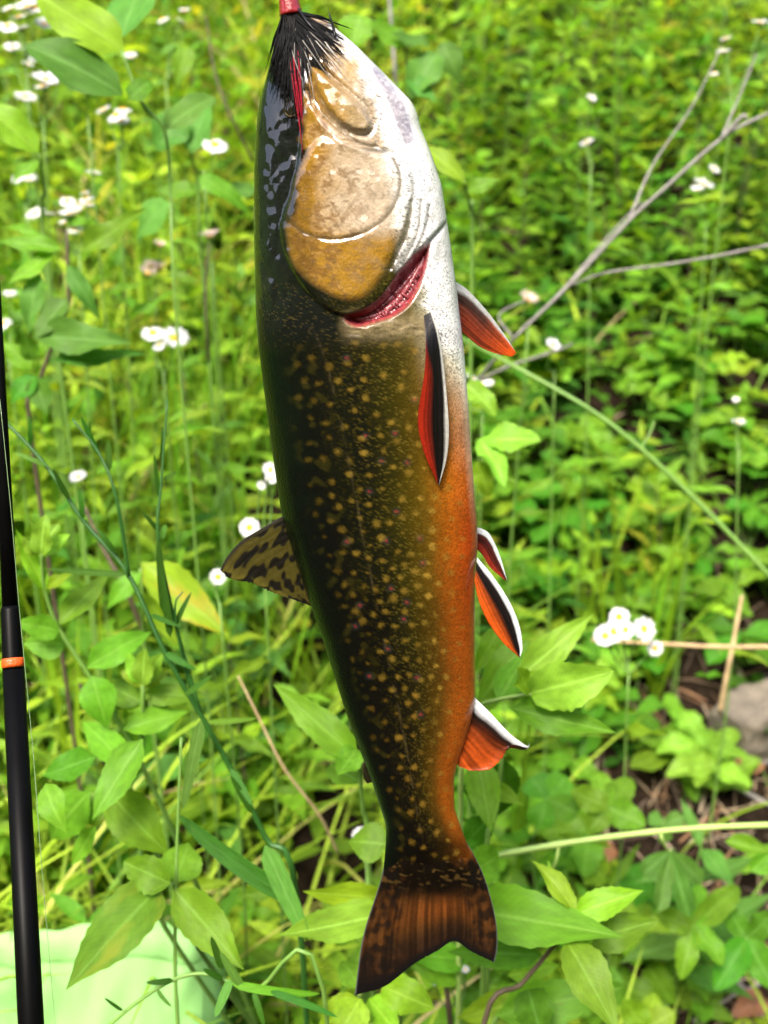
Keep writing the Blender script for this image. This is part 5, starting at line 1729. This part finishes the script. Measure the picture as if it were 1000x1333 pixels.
def fleabane(label, heads, d, foot=None, pink=False, face=(0, -.35, 1), leaves=5):
    """heads: (px, py, diameter px)"""
    mx = sum(h[0] for h in heads) / len(heads); my = max(h[1] for h in heads)
    fork = P(mx + 2, my + 34, d + .01)
    fp = P(foot[0], foot[1], d + .05) if foot else P(mx + R.uniform(-20, 20), my + 190, d + .04)
    base = root_below(fp)
    root = empty('daisy_fleabane', base)
    tag(root, label, 'wildflower')
    stem_part(root, [base, base.lerp(fork, .5) + Vector((R.uniform(-.01, .01), 0, 0)), fork], .0013, .0009, 'stem', n=6)
    for (x, y, dia) in heads:
        p = P(x, y, d + R.uniform(-.02, .02))
        rad = mm(dia, d) / 2 * R.uniform(.95, 1.25)
        n = (Vector(face) + Vector((R.gauss(0, .25), R.gauss(0, .2), 0))).normalized()
        stem_part(root, [fork, fork.lerp(p - n * .02, .6) + Vector((0, 0, -.004)), p - n * rad * .3], .0007, .0006, 'stem', 'flower_stalk', n=5)
        m4 = Matrix.Translation(p - base) @ n.to_track_quat('Z', 'Y').to_matrix().to_4x4() @ Matrix.Scale(rad, 4)
        f = link_mesh('flower', FLOWP if pink else R.choice(FLOW), root, m4)
        c = link_mesh('flower_centre', DISC, f)
        link_mesh('calyx', CAL, f)
    for i in range(leaves):
        t = R.uniform(.35, .9)
        b = base.lerp(fork, t)
        a = R.uniform(0, 6.28)
        add_leaf(root, 'lance', R.choice(['fresh', 'fresh', 'lime']), b, b + Vector((math.cos(a) * .05, math.sin(a) * .05, R.uniform(0, .03))), .010, (0, -.3, 1))
    return root
fleabane('five white daisies with yellow centres right of the pelvic fins', [(788, 828, 30), (806, 803, 26), (800, 822, 26), (814, 820, 22), (838, 819, 28), (853, 844, 18)], .88, (805, 1010), face=(-.1, -.9, .6))
fleabane('two small yellow centred daisies beside the lower back of the trout', [(470, 1088, 20), (481, 1107, 26)], .74, (465, 1200), face=(.1, -.9, .5))
fleabane('pair of bright daisies near the trout head at upper left', [(246, 180, 32), (280, 188, 28)], .95)
fleabane('daisy trio under the big blue green leaf at upper left', [(135, 143, 24), (152, 150, 26), (160, 142, 24), (158, 157, 24)], .98)
fleabane('single daisy touching the big blue green leaf edge', [(112, 114, 34)], .95)
fleabane('loose cluster of daisies in the top left corner', [(36, 8, 28), (46, 10, 24), (10, 34, 26), (24, 22, 22), (28, 38, 26), (58, 32, 26), (12, 12, 20)], 1.02)
fleabane('small daisies under the top left corner cluster', [(16, 62, 22), (34, 62, 16), (46, 75, 20), (36, 84, 16)], 1.08)
fleabane('daisy clump at left, under the corner daisies', [(60, 104, 30), (56, 112, 24), (76, 98, 22), (46, 97, 16), (34, 126, 26)], 1.0)
fleabane('pair of daisies near the left edge under the yellowish leaf', [(24, 232, 20), (38, 233, 22)], 1.05)
fleabane('two daisies left of the tight daisy cluster', [(46, 278, 22), (64, 279, 18)], 1.02)
fleabane('tight cluster of little daisies right above the paired leaves', [(88, 262, 22), (98, 272, 22), (90, 278, 24), (112, 258, 20), (114, 264, 18), (98, 299, 22), (84, 290, 14), (122, 226, 18), (110, 250, 16)], 1.0)
fleabane('pinkish fading daisy left of the trout back on a dark stalk', [(274, 309, 30)], .95, (270, 480), pink=True, face=(0, -.2, 1))
fleabane('faded pinkish flower cluster in the middle of the left weeds', [(192, 356, 22), (208, 350, 18), (208, 320, 18), (196, 346, 18)], 1.05, pink=True)
fleabane('three daisies level with the trout gill, at left', [(199, 433, 30), (226, 441, 34), (207, 450, 18)], .90, (235, 600), face=(0, -.45, 1))
fleabane('lone small daisy between the branches of the narrow leaved plant', [(102, 621, 20)], .86)
fleabane('white flowers peeking out above the dorsal fin', [(325, 687, 26), (338, 700, 18), (352, 612, 20), (354, 622, 16), (340, 632, 12)], .78, face=(.2, -.9, .5))
fleabane('one daisy touching the dorsal fin tip from below', [(284, 751, 22)], .78, face=(0, -.9, .5))
fleabane('two tiny daisies cut off by the left edge beside paired leaves', [(4, 421, 22), (13, 382, 18)], .95)
fleabane('white buds by the pale stem at the top right corner', [(942, 68, 18), (990, 30, 20), (945, 50, 14), (930, 95, 12)], 1.05)
fleabane('two dim daisies above the level grey twig at right', [(916, 240, 24), (908, 246, 18), (930, 220, 16)], 1.1)
fleabane('small white flower below the red pectoral fin', [(720, 449, 18)], 1.0)
fleabane('white specks beside the belly under the far pectoral fin', [(614, 492, 18), (628, 500, 14), (637, 499, 14)], .95)
fleabane('faded brownish flower head beside the dead branch', [(686, 391, 28)], .98, pink=True)
fleabane('tiny daisy left of the dead branch at upper right', [(764, 185, 18), (770, 128, 12)], 1.15)
fleabane('small white bloom near the right edge above the slanting stalk', [(962, 550, 16), (958, 520, 10)], 1.02)
fleabane('minute cream flowers under the tail fork', [(592, 1256, 9), (600, 1250, 9), (606, 1262, 9), (572, 1270, 9), (566, 1278, 9), (580, 1266, 8)], .75, (585, 1340), leaves=2)
fleabane('small daisies scattered left of the lure', [(235, 28, 16), (240, 14, 14), (170, 73, 16), (212, 25, 14)], 1.12)

# ------------------------------------------------------------------ the remaining plants one can tell apart
def where(px, py):
    if px < 335:
        if py < 150: return 'left of the lure'
        if py < 330: return 'left of the trout head'
        if py < 520: return 'left of the gill cover'
        if py < 700: return 'left of the trout back'
        if py < 900: return 'below the dorsal fin'
        return 'between rod and tail'
    if px < 620 and py > 850: return 'behind the tail'
    if px < 620: return 'hidden partly behind the trout'
    if py < 140: return 'at the top right' if px > 800 else 'right of the chin'
    if py < 300: return 'above the dead branch' if px < 820 else 'beside the dead branch fork'
    if py < 460: return 'under the dead branch' if px > 780 else 'right of the throat'
    if py < 620: return 'above the slanting stalk' if px > 790 else 'right of the orange belly'
    if py < 780: return 'below the slanting stalk' if px > 790 else 'right of the pelvic fins'
    if py < 960: return 'near the rock' if px > 860 else 'below the daisy cluster'
    return 'on lower right soil' if px > 800 else 'right of the tail'

BG = []
def bg_plant(kind, x, y):
    g = Vector((x, y, ground_z(x, y)))
    lush = float(lushness(np.array([x]), np.array([y]))[0])
    root = empty(kind, g)
    look = ''
    if kind == 'leafy_weed':
        h = R.uniform(.16, .40) * (.45 + .6 * lush)
        mat = R.choices(['fresh', 'lime', 'blue', 'deep'], [5, 3, 1.5, 1])[0]
        lean = Vector((R.gauss(0, .10), R.gauss(-.05, .08), 1)).normalized()
        top = g + lean * h
        stem_part(root, [g, g.lerp(top, .5) + Vector((R.gauss(0, .008), R.gauss(0, .008), 0)), top], .0016, .0008, R.choice(['stem', 'stem', 'stem_brown']), n=5)
        n = R.choice([4, 5, 5, 6])
        a0 = R.uniform(0, 6.28)
        ln = R.uniform(.055, .095)
        for k in range(n):
            t = .3 + .7 * k / (n - 1)
            for s in (0, 1):
                a = a0 + k * 1.57 + s * math.pi + R.gauss(0, .2)
                el = R.gauss(.15 + .5 * t * t, .22)
                L_ = ln * (1.15 - .55 * t) * R.uniform(.8, 1.15)
                b = g.lerp(top, t)
                add_leaf(root, 'lance', mat, b, b + Vector((math.cos(a) * math.cos(el), math.sin(a) * math.cos(el), math.sin(el))) * L_, L_ * R.uniform(.26, .36), (0, -.25, 1))
        look = {'fresh': 'fresh green', 'lime': 'yellowish green', 'blue': 'blue green', 'deep': 'deep green'}[mat]
        size = 'tall' if h > .22 else 'short'
        return root, f'{size} {look} weed with pointed leaf pairs', 'weed'
    if kind == 'trifoliate_creeper':
        mat = R.choices(['fresh', 'lime', 'deep', 'pale'], [4, 2, 4, .5])[0]
        m_ = R.choice([2, 3, 3, 4])
        for i in range(m_):
            a = R.uniform(0, 6.28); h = R.uniform(.03, .085) * (.8 + .8 * lush)
            c = g + Vector((math.cos(a) * R.uniform(.01, .045), math.sin(a) * R.uniform(.01, .045), h))
            stem_part(root, [g, g.lerp(c, .6) + Vector((0, 0, .006)), c], .0009, .0006, 'stem', 'stalk', n=4)
            a1 = R.uniform(0, 6.28); ln = R.uniform(.032, .058)
            nl = R.choice([3, 3, 3, 5])
            for k in range(nl):
                b = a1 + (k - 1) * (1.5 if nl == 3 else 1.256) + R.gauss(0, .15)
                add_leaf(root, 'ovate' if mat != 'deep' else 'obovate', mat, c, c + Vector((math.cos(b), math.sin(b), R.gauss(.05, .2))) * ln * R.uniform(.85, 1.1), ln * R.uniform(.46, .62),
                         (R.gauss(0, .2), -.3, 1), name='leaflet')
        look = {'fresh': 'fresh green', 'lime': 'yellowish', 'deep': 'dark green', 'pale': 'very pale'}[mat]
        return root, f'low {look} creeper with rounded leaflets', 'creeper'
    if kind == 'bushy_forb':
        mat = R.choices(['lime', 'fresh', 'deep'], [4, 4, 1])[0]
        h = R.uniform(.28, .55) * (.5 + .5 * lush)
        top = g + Vector((R.gauss(0, .08), R.gauss(-.04, .06), 1)).normalized() * h
        stem_part(root, [g, g.lerp(top, .5) + Vector((R.gauss(0, .01), 0, 0)), top], .0018, .0008, R.choice(['stem', 'stem_brown']), n=5)
        n = 9
        for k in range(n):
            t = .25 + .75 * k / (n - 1)
            b = g.lerp(top, t)
            for s in range(2 if k < n - 1 else 4):
                a = k * 2.4 + s * math.pi * (1 if k < n - 1 else .5) + R.gauss(0, .3)
                el = R.gauss(.3 + .4 * t, .2); L_ = R.uniform(.035, .055) * (1.1 - .3 * t)
                add_leaf(root, 'lance', mat, b, b + Vector((math.cos(a) * math.cos(el), math.sin(a) * math.cos(el), math.sin(el))) * L_, L_ * R.uniform(.28, .4), (0, -.25, 1))
        look = {'lime': 'yellowish', 'fresh': 'fresh green', 'deep': 'deep green'}[mat]
        return root, f'upright {look} forb with many small leaves', 'forb'
    if kind == 'grass_tuft':
        mat = R.choices(['lime', 'pale', 'fresh'], [4, 2, 3])[0]
        for i in range(R.randint(6, 10)):
            a = R.uniform(0, 6.28); tl = R.uniform(.05, .5); L_ = R.uniform(.18, .42) * (.5 + .55 * lush)
            add_leaf(root, 'linear', mat, g + Vector((R.gauss(0, .008), R.gauss(0, .008), -.004)), g + Vector((math.cos(a) * math.sin(tl), math.sin(a) * math.sin(tl), math.cos(tl))) * L_,
                     R.uniform(.0035, .0065), (-math.cos(a), -math.sin(a) - .2, .4), name='blade')
        look = {'lime': 'yellow green', 'pale': 'pale', 'fresh': 'bright green'}[mat]
        return root, f'{look} tuft of arching grass blades', 'grass'

def scatter(kind, n, test):
    done = 0; tries = 0
    while done < n and tries < n * 60:
        tries += 1
        px, py = R.uniform(-30, 1030), R.uniform(-20, 1340)
        if not test(px, py): continue
        g = on_ground(px, min(py + R.uniform(0, 60), 1380))
        if g.y > 3.6: continue
        if R.random() < float(bare(np.array([g.x]), np.array([g.y]))[0]) * .8: continue
        qx, qy, _ = proj(g + Vector((0, 0, .08)))
        if 345 < qx < 600 and 60 < qy < 1000: continue
        if qx < 300 and qy > 1150: continue                  # the bag stands here
        r, look, cat = bg_plant(kind, g.x, g.y)
        BG.append((r, look, cat, qx, qy)); done += 1
scatter('leafy_weed', 78, lambda x, y: (x < 360 or y < 330) and y > 60)
scatter('leafy_weed', 12, lambda x, y: x > 600 and y > 330 and x < 900)
scatter('trifoliate_creeper', 120, lambda x, y: x > 590 and y > 330)
scatter('trifoliate_creeper', 14, lambda x, y: x < 360 and y > 700)
scatter('bushy_forb', 60, lambda x, y: x > 540 and y < 430)
scatter('bushy_forb', 8, lambda x, y: x < 350 and y < 300)
scatter('grass_tuft', 46, lambda x, y: x < 380)
scatter('grass_tuft', 8, lambda x, y: x > 600)
bins = {}
for it in BG:
    bins.setdefault((it[1], where(it[3], it[4]), it[2]), []).append(it)
ORD = {1: [''], 2: [', left one', ', right one'], 3: [', leftmost', ', middle one', ', rightmost']}
NTH = ['leftmost', 'second from left', 'third from left', 'fourth from left', 'fifth from left', 'sixth from left', 'seventh from left', 'eighth from left', 'ninth from left', 'tenth from left', 'eleventh from left']
for n_ in range(4, 12):
    ORD[n_] = [', ' + q for q in NTH[:n_ - 1]] + [', rightmost']
for (look, wh, cat), its in bins.items():
    its.sort(key=lambda q: q[3])
    for i, it in enumerate(its):
        lab = f'{look} {wh}' + (ORD[len(its)][i] if len(its) <= 11 else '')
        tag(it[0], lab, cat, None if len(its) <= 1 else f'{cat}s {wh}')
